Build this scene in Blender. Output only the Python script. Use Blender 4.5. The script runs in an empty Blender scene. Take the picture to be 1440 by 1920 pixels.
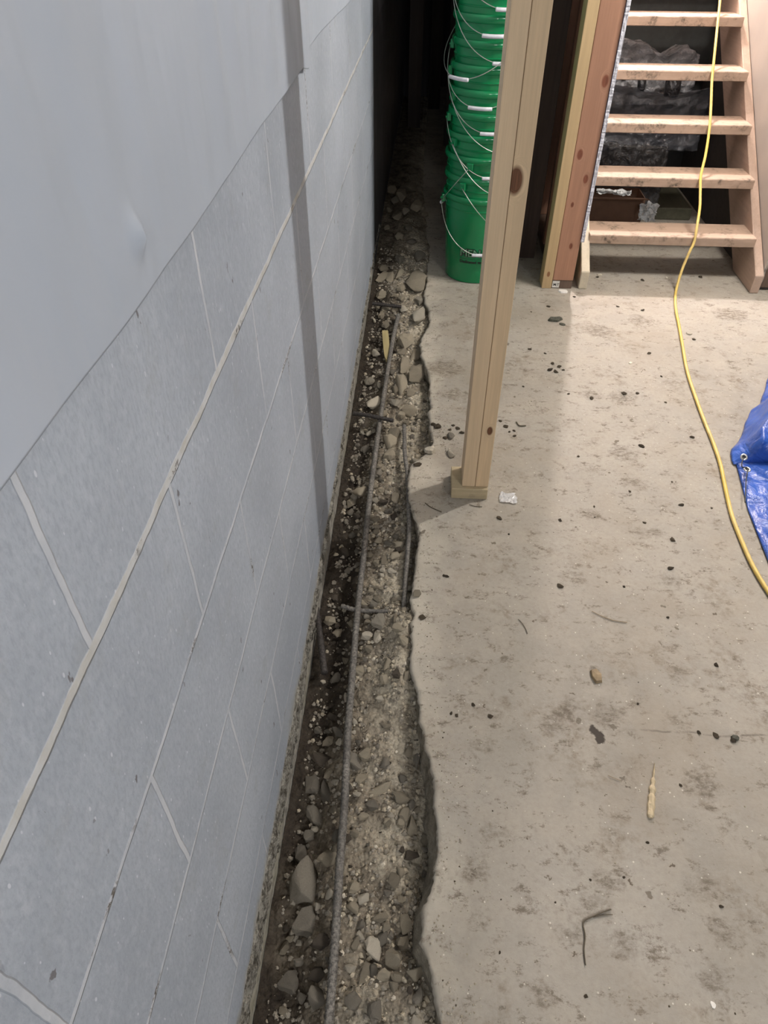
import bpy, bmesh, math, random
from mathutils import Vector, Matrix, noise
C = bpy.context.scene.collection
random.seed(7)
# ------------------------------------------------------------------ camera
H, CX, F = 1.36, 0.245, 1312.0
CR = ((0.9980812, -0.04355952, 0.04400557), (0.06186546, 0.67208382, -0.73788617), (0.00256654, 0.73919274, 0.67348906))
CM = Matrix(CR)
cam = bpy.data.cameras.new('camera'); cam_o = bpy.data.objects.new('camera', cam); C.objects.link(cam_o)
cam.sensor_fit = 'VERTICAL'; cam.sensor_height = 36.0; cam.lens = F/1920*36; cam.clip_start = 0.02
cam_o.matrix_world = Matrix.Translation((CX, 0, H)) @ CM.to_4x4()
bpy.context.scene.camera = cam_o
# ------------------------------------------------------------------ light
W = bpy.data.worlds.new('world'); bpy.context.scene.world = W; W.use_nodes = True
W.node_tree.nodes['Background'].inputs[0].default_value = (0.75, 0.85, 1.0, 1)
W.node_tree.nodes['Background'].inputs[1].default_value = 0.06
vs = bpy.context.scene.view_settings
vs.view_transform = 'Standard'; vs.look = 'None'; vs.gamma = 1.0; vs.use_curve_mapping = False
vs.exposure = 0.35
def lamp(name, loc, power, col, rad):
    l = bpy.data.lights.new(name, 'POINT'); l.energy = power; l.color = col; l.shadow_soft_size = rad
    o = bpy.data.objects.new(name, l); C.objects.link(o); o.location = loc; return o
TUBE = [(1.50, 2.27), (1.62, 2.34), (1.74, 2.41), (1.86, 2.48), (1.98, 2.55)]      # a tube lamp under the ceiling
for i, (x, y) in enumerate(TUBE):
    lamp('shop_tube_light', (x, y, 2.12), 21.0, (1.0, 0.965, 0.93), 0.03)
lamp('stairwell_light', (1.28, 5.0, 2.12), 270.0, (1.0, 0.885, 0.86), 0.05)
lamp('room_light', (1.80, -1.1, 2.1), 68.0, (0.98, 0.98, 1.0), 0.25)
lamp('fill_light', (0.55, -1.9, 1.95), 44.0, (0.98, 0.98, 1.0), 0.15)  # added fill, brightens the far trench mound and the post front
# ------------------------------------------------------------------ helpers
def ray(px, py):
    return CM @ Vector((px-720, -(py-960), -F))
def at_z(px, py, z=0.0):
    r = ray(px, py); t = (H-z)/-r.z
    return Vector((CX+r.x*t, r.y*t, z))
def at_x(px, py, x=0.0):
    r = ray(px, py); t = (x-CX)/r.x
    return Vector((x, r.y*t, H+r.z*t))
def at_y(px, py, y):
    r = ray(px, py); t = y/r.y
    return Vector((CX+r.x*t, y, H+r.z*t))
def fbm(x, y, z=0.0, o=4):
    v = 0.0; a = 1.0; f = 1.0
    for i in range(o):
        v += a*noise.noise(Vector((x*f, y*f, z*f+i*7.3))); a *= .5; f *= 2.03
    return v
def lerp_keys(keys, t):
    if t <= keys[0][0]: return keys[0][1]
    for (a, va), (b, vb) in zip(keys, keys[1:]):
        if t <= b: return va+(vb-va)*(t-a)/(b-a)
    return keys[-1][1]
def tag(o, label=None, cat=None, group=None, kind=None):
    if label: o['label'] = label
    if cat: o['category'] = cat
    if group: o['group'] = group
    if kind: o['kind'] = kind
    return o
def thing(name, loc, label=None, cat=None, group=None, kind=None):
    o = bpy.data.objects.new(name, None); C.objects.link(o); o.location = loc; o.empty_display_size = .05
    return tag(o, label, cat, group, kind)
def obj(name, bm, mat, parent=None, smooth=False, loc=None):
    """verts of bm are world coordinates; they are re-based on the parent or on loc"""
    base = Vector((0, 0, 0))
    if parent is not None:
        p = parent
        while p is not None: base += p.location; p = p.parent
    elif loc is not None: base = Vector(loc)
    own = Vector((0, 0, 0))
    if parent is None and loc is not None: own = base.copy()
    bmesh.ops.translate(bm, verts=bm.verts, vec=-base)
    me = bpy.data.meshes.new(name); bm.to_mesh(me); bm.free()
    if smooth:
        for p in me.polygons: p.use_smooth = True
    mats = mat if isinstance(mat, (list, tuple)) else [mat]
    for m in mats: me.materials.append(m)
    o = bpy.data.objects.new(name, me); C.objects.link(o); o.parent = parent
    if parent is None: o.location = own
    return o
def box(bm, lo, hi, bev=0.0, seg=1):
    r = bmesh.ops.create_cube(bm, size=1.0); vs_ = r['verts']
    lo = Vector(lo); hi = Vector(hi); c = (lo+hi)/2; d = hi-lo
    for v in vs_: v.co = Vector((v.co.x*d.x, v.co.y*d.y, v.co.z*d.z))+c
    if bev > 0:
        es = list({e for v in vs_ for e in v.link_edges})
        bmesh.ops.bevel(bm, geom=es, offset=bev, segments=seg, affect='EDGES', profile=.5)
    return vs_
def prism_x(bm, pts, x0, x1, bev=0.0):
    """polygon given in (y, z), extruded along x"""
    a = [bm.verts.new((x0, y, z)) for y, z in pts]; b = [bm.verts.new((x1, y, z)) for y, z in pts]
    n = len(pts); fs = [bm.faces.new(a), bm.faces.new(b[::-1])]
    for i in range(n): fs.append(bm.faces.new((a[i], b[i], b[(i+1) % n], a[(i+1) % n])))
    bmesh.ops.recalc_face_normals(bm, faces=fs)
    if bev > 0: bmesh.ops.bevel(bm, geom=list({e for f in fs for e in f.edges}), offset=bev, segments=1, affect='EDGES')
def smooth_path(pts, step):
    """Catmull-Rom through pts, resampled evenly"""
    P = [Vector(p) for p in pts]; P = [2*P[0]-P[1]]+P+[2*P[-1]-P[-2]]
    out = []
    for i in range(1, len(P)-2):
        n = max(2, int((P[i+1]-P[i]).length/step))
        for k in range(n):
            t = k/n
            out.append(.5*((2*P[i])+(P[i+1]-P[i-1])*t+(2*P[i-1]-5*P[i]+4*P[i+1]-P[i+2])*t*t+(3*P[i]-P[i-1]-3*P[i+1]+P[i+2])*t**3))
    out.append(P[-2]); return out
def tube(bm, path, rad, n=8, fn=None):
    """round sweep; fn(i, s, ang) -> radius factor"""
    up = Vector((0.13, 0.21, 1)).normalized(); rings = []; s = 0
    for i, p in enumerate(path):
        d = (path[min(i+1, len(path)-1)]-path[max(i-1, 0)]).normalized()
        a = d.cross(up)
        if a.length < 1e-4: a = d.cross(Vector((1, 0, 0)))
        a.normalize(); b = a.cross(d).normalized(); up = b
        if i: s += (p-path[i-1]).length
        rings.append([bm.verts.new(p+(a*math.cos(q)+b*math.sin(q))*rad*(fn(i, s, q) if fn else 1)) for q in [2*math.pi*k/n for k in range(n)]])
    for r0, r1 in zip(rings, rings[1:]):
        for k in range(n): bm.faces.new((r0[k], r0[(k+1) % n], r1[(k+1) % n], r1[k]))
    bm.faces.new(rings[0][::-1]); bm.faces.new(rings[-1])
def lathe(bm, prof, n=48):
    rings = [[bm.verts.new((r*math.cos(2*math.pi*k/n), r*math.sin(2*math.pi*k/n), z)) for k in range(n)] for r, z in prof]
    for r0, r1 in zip(rings, rings[1:]):
        for k in range(n): bm.faces.new((r0[k], r0[(k+1) % n], r1[(k+1) % n], r1[k]))
    return rings
def grid(bm, nu, nv, fn):
    g = [[bm.verts.new(fn(i/(nu-1), j/(nv-1))) for j in range(nv)] for i in range(nu)]
    for i in range(nu-1):
        for j in range(nv-1): bm.faces.new((g[i][j], g[i+1][j], g[i+1][j+1], g[i][j+1]))
    return g
# ------------------------------------------------------------------ materials
class NT:
    def __init__(s, name, rough=.8, metal=0.0, spec=.5):
        s.m = bpy.data.materials.new(name); s.m.use_nodes = True; s.t = s.m.node_tree; s.n = s.t.nodes; s.b = s.n['Principled BSDF']
        s.b.inputs['Roughness'].default_value = rough; s.b.inputs['Metallic'].default_value = metal; s.b.inputs['Specular IOR Level'].default_value = spec
        s.tc = s.n.new('ShaderNodeTexCoord'); s.co = s.tc.outputs['Object']
    def link(s, a, b): s.t.links.new(a, b)
    def put(s, sock, v):
        if isinstance(v, bpy.types.NodeSocket): s.link(v, sock)
        elif isinstance(v, tuple) and len(v) == 3 and sock.type == 'RGBA': sock.default_value = (*v, 1)
        else: sock.default_value = v
    def geo(s): return s.n.new('ShaderNodeNewGeometry').outputs['Position']
    def map(s, src=None, scale=(1, 1, 1), loc=(0, 0, 0), rot=(0, 0, 0)):
        k = s.n.new('ShaderNodeMapping'); s.link(src or s.co, k.inputs[0]); k.inputs['Scale'].default_value = scale; k.inputs['Location'].default_value = loc; k.inputs['Rotation'].default_value = rot
        return k.outputs[0]
    def noise(s, scale, detail=4, rough=.55, src=None, dist=0.0):
        k = s.n.new('ShaderNodeTexNoise'); s.link(src or s.co, k.inputs['Vector']); k.inputs['Scale'].default_value = scale
        k.inputs['Detail'].default_value = detail; k.inputs['Roughness'].default_value = rough; k.inputs['Distortion'].default_value = dist
        return k.outputs['Fac']
    def vor(s, scale, src=None, feat='F1', rand=1.0):
        k = s.n.new('ShaderNodeTexVoronoi'); s.link(src or s.co, k.inputs['Vector']); k.inputs['Scale'].default_value = scale; k.feature = feat; k.inputs['Randomness'].default_value = rand
        return k.outputs['Distance'], k.outputs['Color']
    def ramp(s, f, a, b, ca=0.0, cb=1.0):
        k = s.n.new('ShaderNodeMapRange'); s.put(k.inputs['Value'], f); k.inputs['From Min'].default_value = a; k.inputs['From Max'].default_value = b
        k.inputs['To Min'].default_value = ca; k.inputs['To Max'].default_value = cb; return k.outputs[0]
    def math(s, op, a, b=0.0):
        k = s.n.new('ShaderNodeMath'); k.operation = op; s.put(k.inputs[0], a); s.put(k.inputs[1], b); return k.outputs[0]
    def mix(s, f, a, b, mode='MIX'):
        k = s.n.new('ShaderNodeMix'); k.data_type = 'RGBA'; k.blend_type = mode; k.clamp_factor = True
        s.put(k.inputs[0], f); s.put(k.inputs[6], a); s.put(k.inputs[7], b); return k.outputs[2]
    def sep(s, src=None):
        k = s.n.new('ShaderNodeSeparateXYZ'); s.link(src or s.co, k.inputs[0]); return k.outputs
    def comb(s, x, y, z):
        k = s.n.new('ShaderNodeCombineXYZ'); s.put(k.inputs[0], x); s.put(k.inputs[1], y); s.put(k.inputs[2], z); return k.outputs[0]
    def dist(s, p, src=None, sc=(1, 1, 1)):
        m_ = s.map(src, scale=sc); k = s.n.new('ShaderNodeVectorMath'); k.operation = 'DISTANCE'; s.link(m_, k.inputs[0]); k.inputs[1].default_value = [p[i]*sc[i] for i in range(3)]
        return k.outputs['Value']
    def bump(s, h, d=.01, strength=1.0, prev=None):
        k = s.n.new('ShaderNodeBump'); s.link(h, k.inputs['Height']); k.inputs['Distance'].default_value = d; k.inputs['Strength'].default_value = strength
        if prev: s.link(prev, k.inputs['Normal'])
        s.link(k.outputs[0], s.b.inputs['Normal']); return k.outputs[0]
    def col(s, c): s.put(s.b.inputs['Base Color'], c)
    def rough(s, r): s.put(s.b.inputs['Roughness'], r)

def plain(name, c, rough=.6, metal=0.0, var=.15, sc=30, bump=0.0):
    m = NT(name, rough, metal); n = m.noise(sc, 4)
    m.col(m.mix(m.ramp(n, .3, .7), tuple(v*(1-var) for v in c), tuple(min(1, v*(1+var)) for v in c)))
    if bump: m.bump(m.noise(sc*3, 4), bump)
    return m.m

def wood(name, c, axis=2, knots=(), dark=None, rough=.65, dirt=0.0, contrast=.3, grain=1.0):
    """grain runs along axis; knots: (position in object coordinates, radius)"""
    m = NT(name, rough, spec=.3)
    sc = [30*grain, 30*grain, 30*grain]; sc[axis] = 1.3
    co = m.co; kn = None
    for p, r in knots:
        s3 = [1, 1, 1]; s3[axis] = .55
        d = m.dist(p, sc=tuple(s3)); f = m.ramp(d, r*2.1, r*.75)
        kn = f if kn is None else m.math('MAXIMUM', kn, f)
    v = m.map(co, scale=tuple(sc))
    if kn is not None:
        k = m.n.new('ShaderNodeVectorMath'); k.operation = 'ADD'; m.link(v, k.inputs[0])
        m.link(m.comb(m.math('MULTIPLY', kn, 2.6), m.math('MULTIPLY', kn, 2.0), 0.0), k.inputs[1]); v = k.outputs[0]
    g = m.noise(1.0, 5, .6, v, .8); fine = m.noise(6.0, 3, .6, v)
    c0 = tuple(x*(1-contrast) for x in c); c1 = tuple(min(1, x*(1+contrast*.45)) for x in c)
    col = m.mix(m.ramp(g, .3, .68), c0, c1)
    col = m.mix(m.ramp(fine, .35, .7, 0, .35), col, tuple(x*.72 for x in c))
    if kn is not None:
        kc = dark or tuple(x*s_ for x, s_ in zip(c, (.38, .25, .22)))
        col = m.mix(m.ramp(kn, .55, .85), col, m.mix(m.ramp(fine, .4, .6), kc, tuple(x*1.6 for x in kc)))
    if dirt:
        dn = m.noise(14, 6, .7); dn2 = m.noise(70, 3, .6)
        col = m.mix(m.math('MULTIPLY', m.ramp(dn, .52, .66, 0, dirt), m.ramp(dn2, .35, .6)), col, (.09, .075, .055))
    m.col(col); m.bump(g, .0012, .6)
    return m.m

def speck_layer(m, col, scale, size, amount, dark, src=None, wob=0.0):
    """scattered flecks: one per voronoi cell, kept where the cell's random colour is below amount"""
    co = src or m.co
    if wob:
        k = m.n.new('ShaderNodeVectorMath'); k.operation = 'ADD'; m.link(co, k.inputs[0])
        w_ = m.n.new('ShaderNodeTexNoise'); m.link(co, w_.inputs['Vector']); w_.inputs['Scale'].default_value = scale*1.6; w_.inputs['Detail'].default_value = 3
        q = m.n.new('ShaderNodeVectorMath'); q.operation = 'MULTIPLY_ADD'; m.link(w_.outputs['Color'], q.inputs[0]); q.inputs[1].default_value = (wob,)*3; q.inputs[2].default_value = (-wob/2,)*3
        m.link(q.outputs[0], k.inputs[1]); co = k.outputs[0]
    d, c = m.vor(scale, co); s_ = m.n.new('ShaderNodeSeparateColor'); m.link(c, s_.inputs[0])
    keep = m.ramp(s_.outputs[0], amount, amount-.03); sz = m.math('MULTIPLY', s_.outputs[1], size)
    hit = m.ramp(m.math('SUBTRACT', sz, d), 0.0, size*.18)
    f = m.math('MULTIPLY', keep, hit)
    return m.mix(f, col, dark), f

def concrete_mat():
    m = NT('slab_concrete', .78, spec=.35)
    big = m.noise(1.7, 5, .6); mid = m.noise(9, 6, .65); fine = m.noise(90, 4, .7)
    col = m.mix(m.ramp(big, .36, .64), (.295, .27, .225), (.405, .375, .322))
    col = m.mix(m.ramp(mid, .42, .62, 0, .55), col, (.40, .36, .295))
    col = m.mix(m.ramp(fine, .42, .7, 0, .30), col, (.24, .21, .165))
    # dusty pale band along the broken edge
    x = m.sep()[0]; dust = m.math('ADD', x, m.math('MULTIPLY', m.noise(7, 4), .22))
    col = m.mix(m.ramp(dust, .46, .36, 0, .6), col, (.60, .55, .45))
    # brownish stains, scuffs, damp spots
    st = m.math('MULTIPLY', m.ramp(m.noise(5.5, 6, .72), .54, .66), m.ramp(m.noise(48, 4, .7), .4, .62))
    col = m.mix(m.math('MULTIPLY', st, .75), col, (.15, .115, .075))
    st2 = m.math('MULTIPLY', m.ramp(m.noise(13, 5, .7, m.map(loc=(4, 2, 0))), .58, .68), m.ramp(m.noise(120, 3, .7), .42, .58))
    col = m.mix(m.math('MULTIPLY', st2, .7), col, (.12, .095, .065))
    fl = m.ramp(m.noise(24, 9, .82, m.map(loc=(1, 7, 0), scale=(.75, 1.2, 1))), .55, .62, 0, .85); col = m.mix(fl, col, (.135, .11, .08))
    cl = m.ramp(m.noise(3.1, 6, .65, m.map(loc=(9, 2, 0))), .5, .68, 0, .5); col = m.mix(cl, col, (.29, .245, .185))
    col, f1 = speck_layer(m, col, 26, .26, .12, (.17, .145, .11), wob=.05)
    col, f2 = speck_layer(m, col, 60, .28, .09, (.13, .105, .075), wob=.03)
    col, f3 = speck_layer(m, col, 150, .30, .10, (.60, .56, .48))
    # the long wet patch and a faint crack in the foreground
    p = at_z(1122, 1380)
    wob = m.math('MULTIPLY', m.noise(60, 3), .018)
    def blob(px, py, r, sc, c, k=1.0):
        nonlocal col
        q = at_z(px, py); d = m.math('ADD', m.dist((q.x, q.y, 0), sc=sc), wob)
        col = m.mix(m.ramp(d, r+.009, r+.006, 0, k), col, c)
    blob(1112, 1366, .009, (1, 1, 0), (.045, .035, .025)); blob(1124, 1382, .013, (1, .8, 0), (.045, .035, .025)); blob(1116, 1372, .010, (1, .8, 0), (.045, .035, .025))
    smw = m.math('MULTIPLY', m.math('SUBTRACT', m.noise(34, 5, .7), .5), .11); smf = m.ramp(m.noise(75, 6, .8, m.map(scale=(.7, 1.2, 1))), .40, .60)
    for px, py, r in ((1048, 1338, .016), (1035, 1352, .015), (1068, 1330, .012), (1140, 1345, .018), (1112, 1695, .012), (1144, 1652, .014), (902, 1400, .010), (919, 1342, .008),
                      (1170, 1768, .010), (1362, 1752, .013), (1300, 1460, .016), (1318, 1480, .015), (1270, 1352, .010), (1075, 1748, .008), (1020, 1868, .009), (1338, 1838, .012), (1318, 1666, .010),
                      (888, 1632, .012), (930, 1560, .010), (1165, 745, .03), (1110, 740, .02), (1200, 600, .03), (1120, 620, .04), (1170, 850, .03), (1190, 905, .02), (1110, 965, .016), (1215, 1000, .016),
                      (1075, 1085, .014), (1260, 1090, .015), (1370, 590, .05), (835, 690, .05), (850, 740, .03)):
        q = at_z(px, py); d = m.math('ADD', m.dist((q.x, q.y, 0), sc=(.8, 1, 0)), smw)
        f = m.math('MULTIPLY', m.ramp(d, r+.016, r-.006, 0, .8), smf)
        col = m.mix(f, col, (.125, .10, .07))
    q0 = at_z(1330, 1378); ys = m.sep()[1]
    ln = m.math('ABSOLUTE', m.math('SUBTRACT', ys, m.math('ADD', q0.y-.012, m.math('MULTIPLY', m.noise(9, 3), .03))))
    f = m.math('MULTIPLY', m.ramp(ln, .003, .001, 0, .7), m.ramp(x, .70, .80))
    col = m.mix(m.math('MULTIPLY', f, m.ramp(m.noise(40, 3), .4, .55)), col, (.13, .11, .09))
    m.col(col); m.rough(m.ramp(big, .3, .7, .62, .85))
    h = m.math('ADD', m.math('MULTIPLY', mid, .5), m.math('MULTIPLY', fine, .35)); h = m.math('SUBTRACT', h, m.math('MULTIPLY', f1, .25))
    m.bump(h, .004, .6); return m.m
M_slab = concrete_mat()

def broken_mat():
    m = NT('broken_concrete', .95, spec=.2); n = m.noise(22, 6, .7); f = m.noise(150, 4, .7)
    col = m.mix(m.ramp(n, .35, .65), (.20, .175, .135), (.42, .38, .30)); col = m.mix(m.ramp(f, .4, .7, 0, .5), col, (.12, .10, .075))
    m.col(col); m.bump(m.math('ADD', n, m.math('MULTIPLY', f, .4)), .008); return m.m
M_edge = broken_mat()

def soil_mat():
    m = NT('trench_soil', .95, spec=.2)
    x = m.sep()[0]; y = m.sep()[1]
    n = m.noise(16, 6, .7); f = m.noise(110, 5, .75); b = m.noise(4.5, 4, .6)
    col = m.mix(m.ramp(n, .38, .62), (.135, .11, .082), (.37, .32, .24))
    edge = m.math('ADD', x, m.math('MULTIPLY', m.math('SUBTRACT', b, .5), .22))
    pale = m.ramp(edge, .12, .20); patch = m.ramp(m.noise(7, 4, .6, m.map(loc=(3, 1, 0))), .40, .58, .15, 1)
    col = m.mix(m.math('MULTIPLY', pale, patch), col, (.60, .54, .42))
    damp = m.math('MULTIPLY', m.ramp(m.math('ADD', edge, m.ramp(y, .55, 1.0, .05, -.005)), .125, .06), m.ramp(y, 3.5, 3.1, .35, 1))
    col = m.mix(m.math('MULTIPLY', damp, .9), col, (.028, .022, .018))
    col = m.mix(m.ramp(f, .45, .68, 0, .6), col, (.09, .07, .05))
    col, _ = speck_layer(m, col, 70, .36, .16, (.05, .04, .03), wob=.02)
    m.col(col); d, _ = m.vor(120); d2, _ = m.vor(55)
    m.bump(m.math('ADD', m.math('ADD', f, m.math('MULTIPLY', d, -.8)), m.math('MULTIPLY', d2, -.8)), .007, .9)
    return m.m
M_soil = soil_mat()

def rock(name, c, dirt=.45):
    m = NT(name, .92, spec=.25); n = m.noise(30, 5, .7); f = m.noise(160, 4, .7)
    info = m.n.new('ShaderNodeObjectInfo').outputs['Random']
    k = m.n.new('ShaderNodeHueSaturation'); m.link(m.ramp(info, 0, 1, .65, 1.3), k.inputs['Value'])
    col = m.mix(m.ramp(n, .4, .66, 0, dirt), c, tuple(x*s_ for x, s_ in zip(c, (.5, .46, .40)))); m.put(k.inputs['Color'], col); col = k.outputs[0]
    col = m.mix(m.ramp(f, .5, .7, 0, .5), col, tuple(x*.4 for x in c))
    m.col(col); m.bump(m.math('ADD', n, m.math('MULTIPLY', f, .5)), .004, .8); return m.m
M_pale = rock('pale_stone', (.58, .53, .43), .35); M_tan = rock('tan_rubble', (.42, .37, .28)); M_grey = rock('grey_rubble', (.27, .245, .20)); M_dark = rock('dirty_rubble', (.12, .10, .078))
ROCK = {'pale': M_pale, 'tan': M_tan, 'grey': M_grey, 'dark': M_dark}
M_clod = rock('dirt_clod', (.10, .08, .055)); M_crumb = rock('crumb_mix', (.36, .315, .235))

def wall_mat():
    m = NT('painted_block', .62, spec=.35)
    s = m.sep(); wob = m.math('MULTIPLY', m.math('SUBTRACT', m.noise(9, 3), .5), .012)
    u = m.math('ADD', s[1], m.math('ADD', -.315+.2032, wob)); v = m.math('ADD', s[2], m.math('ADD', -.101, m.math('MULTIPLY', m.math('SUBTRACT', m.noise(7, 3, .5, m.map(loc=(0, 5, 2))), .5), .012)))
    v = m.math('ADD', v, .2032*4); k = m.n.new('ShaderNodeTexBrick'); m.link(m.comb(u, v, 0.0), k.inputs['Vector'])
    k.offset = .5; k.offset_frequency = 2; k.squash = 1.0
    k.inputs['Scale'].default_value = 1; k.inputs['Mortar Size'].default_value = .0045; k.inputs['Mortar Smooth'].default_value = .35; k.inputs['Brick Width'].default_value = .4064; k.inputs['Row Height'].default_value = .2032
    mort = k.outputs['Fac']
    n = m.noise(3.2, 5, .6); f = m.noise(220, 3, .7, m.map(scale=(1, 1, .45)))
    col = m.mix(m.ramp(n, .35, .65), (.34, .381, .433), (.422, .466, .521))
    col = m.mix(m.ramp(f, .44, .66, 0, .42), col, (.24, .265, .32))
    f2_ = m.noise(75, 4, .75, m.map(loc=(3, 3, 3), scale=(1, 1, .6))); col = m.mix(m.ramp(f2_, .5, .68, 0, .35), col, (.52, .555, .61))
    col, _ = speck_layer(m, col, 170, .26, .07, (.55, .58, .63), m.map(scale=(1, 1, .5))); col, _ = speck_layer(m, col, 60, .22, .05, (.16, .16, .17), m.map(scale=(1, 1, .5)), .02)
    gr = m.math('MULTIPLY', m.ramp(m.noise(12, 6, .7), .56, .68), .35); col = m.mix(gr, col, (.30, .32, .33))
    col = m.mix(m.math('MULTIPLY', mort, m.ramp(m.noise(10, 4, .6), .33, .6, .25, 1)), col, (.54, .565, .60))
    # the thick squeezed joint under the liner, and loose grit in some joints
    zA = m.math('ABSOLUTE', m.math('SUBTRACT', m.math('ADD', s[2], wob), .915)); thick = m.ramp(m.math('ADD', zA, m.math('MULTIPLY', m.noise(60, 3), .004)), .0085, .006)
    col = m.mix(thick, col, m.mix(m.ramp(m.noise(25, 4), .4, .65), (.56, .575, .575), (.47, .465, .43)))
    crack = m.math('MULTIPLY', m.math('MULTIPLY', m.ramp(mort, .15, .5), m.ramp(m.noise(8, 3, .5, m.map(loc=(1, 8, 3))), .57, .63)), m.ramp(m.noise(150, 3, .7), .47, .55))
    col = m.mix(crack, col, (.12, .11, .095))
    # cream mortar crust and grime at the foot of the wall where the slab was cut away
    zz = m.math('ADD', s[2], m.math('MULTIPLY', m.math('SUBTRACT', m.noise(17, 5, .65), .5), .10))
    foot = m.ramp(zz, .035, .0); fc = m.mix(m.ramp(m.noise(45, 5, .7), .40, .62), (.52, .49, .41), (.17, .155, .12))
    col = m.mix(m.math('MULTIPLY', foot, .9), col, fc)
    moss = m.math('MULTIPLY', m.ramp(m.math('ADD', s[2], m.math('MULTIPLY', m.noise(6, 4), .2)), .22, .08), m.ramp(m.noise(5, 4, .6, m.map(loc=(2, 2, 9))), .52, .66)); col = m.mix(m.math('MULTIPLY', moss, .6), col, (.38, .36, .26))
    col = m.mix(m.ramp(m.math('ADD', s[1], m.math('MULTIPLY', m.noise(4, 3), .03)), 3.285, 3.30), col, (.075, .07, .07))     # wall colour turns dark just past the far end of the liner
    m.col(col)
    h = m.math('ADD', m.math('MULTIPLY', m.math('MAXIMUM', mort, thick), .6), m.math('MULTIPLY', f, .12)); m.bump(h, .006, .7)
    m.rough(m.ramp(n, .3, .7, .5, .7)); return m.m
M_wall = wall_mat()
def crust_mat():
    m = NT('mortar_crust', .95, spec=.2); a = m.noise(38, 6, .75); b_ = m.noise(120, 4, .7)
    col = m.mix(m.ramp(a, .44, .60), (.44, .42, .36), (.10, .09, .07)); col = m.mix(m.ramp(b_, .5, .64, 0, .7), col, (.07, .06, .05))
    m.col(col); m.bump(m.math('ADD', a, b_), .008); return m.m
M_crust = crust_mat()

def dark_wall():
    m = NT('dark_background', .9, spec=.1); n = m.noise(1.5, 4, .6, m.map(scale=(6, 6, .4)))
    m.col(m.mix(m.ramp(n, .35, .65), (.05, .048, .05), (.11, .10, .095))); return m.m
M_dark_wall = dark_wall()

# ------------------------------------------------------------------ the room
def struct(o): o['kind'] = 'structure'; return o
# trench / slab outline
EDGE_PX = [(800, 440), (806, 470), (800, 520), (795, 560), (806, 585), (804, 612), (793, 625), (788, 650), (794, 680), (803, 700), (807, 740), (806, 800), (812, 830), (800, 846), (772, 868), (765, 900), (768, 930), (776, 965), (785, 1000), (783, 1035), (775, 1080), (768, 1120), (776, 1150), (769, 1190), (770, 1230), (777, 1262), (781, 1300), (786, 1340), (795, 1385), (803, 1430), (812, 1470), (814, 1520), (817, 1570), (815, 1620), (807, 1660), (795, 1700), (789, 1760), (799, 1800), (813, 1850), (824, 1920)]
EK = sorted([(at_z(x, y).y, at_z(x, y).x) for x, y in EDGE_PX]); EK = [(-.9, .33)]+EK+[(3.9, .22), (4.3, .2), (7.4, .2)]
def edge_x(y):
    return lerp_keys(EK, y)+.006*fbm(0, y*11, 2, 4)+.0025*noise.noise(Vector((y*120, 0, 5)))
ZL = [(.0, -.125), (.5, -.12), (.9, -.125), (1.3, -.105), (2, -.085), (2.6, -.06), (3.1, -.03), (3.6, -.005), (4.2, .01), (7, .01)]
ZM = [(.0, -.085), (.5, -.08), (.9, -.065), (1.3, -.068), (2, -.06), (2.6, -.045), (3.1, -.022), (3.5, .005), (3.9, .03), (4.4, .02), (7, .0)]
ZR = [(.0, -.03), (.33, -.035), (.42, -.085), (.7, -.08), (.86, -.05), (.95, -.015), (1.12, -.012), (1.2, -.05), (1.6, -.065), (2, -.06), (2.6, -.045), (3.1, -.015), (3.5, .0), (4, .02), (7, 0)]
def ground_z(x, y, rough=True):
    e = edge_x(y); zl = lerp_keys(ZL, y); zm = lerp_keys(ZM, y); zr = lerp_keys(ZR, y)
    t = x/max(e, .1)
    z = lerp_keys([(0, zl), (.22, zl*.98+zm*.02), (.42, zm), (.72, zm*.5+zr*.5), (.88, zr), (1.02, zr-.01), (1.15, zr-.05)], t)
    if rough:
        z += .011*fbm(x*14, y*14, 1, 4)+.0035*fbm(x*75, y*75, 4, 3)
        g = noise.voronoi(Vector((x*48, y*48, 0)))[0]; z += .006*(.5-min(1, g[0]*1.4))
    else: z += .011*fbm(x*14, y*14, 1, 2)
    return z
bm = bmesh.new(); XS = [.001+.0045*i for i in range(86)]; ys = []; y = -.25
while y < 4.6: ys.append(y); y += .0045 if y < 1.6 else .007 if y < 2.6 else .011
ys += [4.8, 5.2, 5.8, 6.6]; prev = None
for y in ys:
    row = [bm.verts.new((x, y, ground_z(x, y))) for x in XS]
    if prev:
        for a in range(len(XS)-1): bm.faces.new((prev[a], prev[a+1], row[a+1], row[a]))
    prev = row
tag(obj('trench_soil', bm, M_soil, smooth=True), 'loose brown soil and grit filling the open trench beside the block wall', 'soil', kind='stuff')
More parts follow.
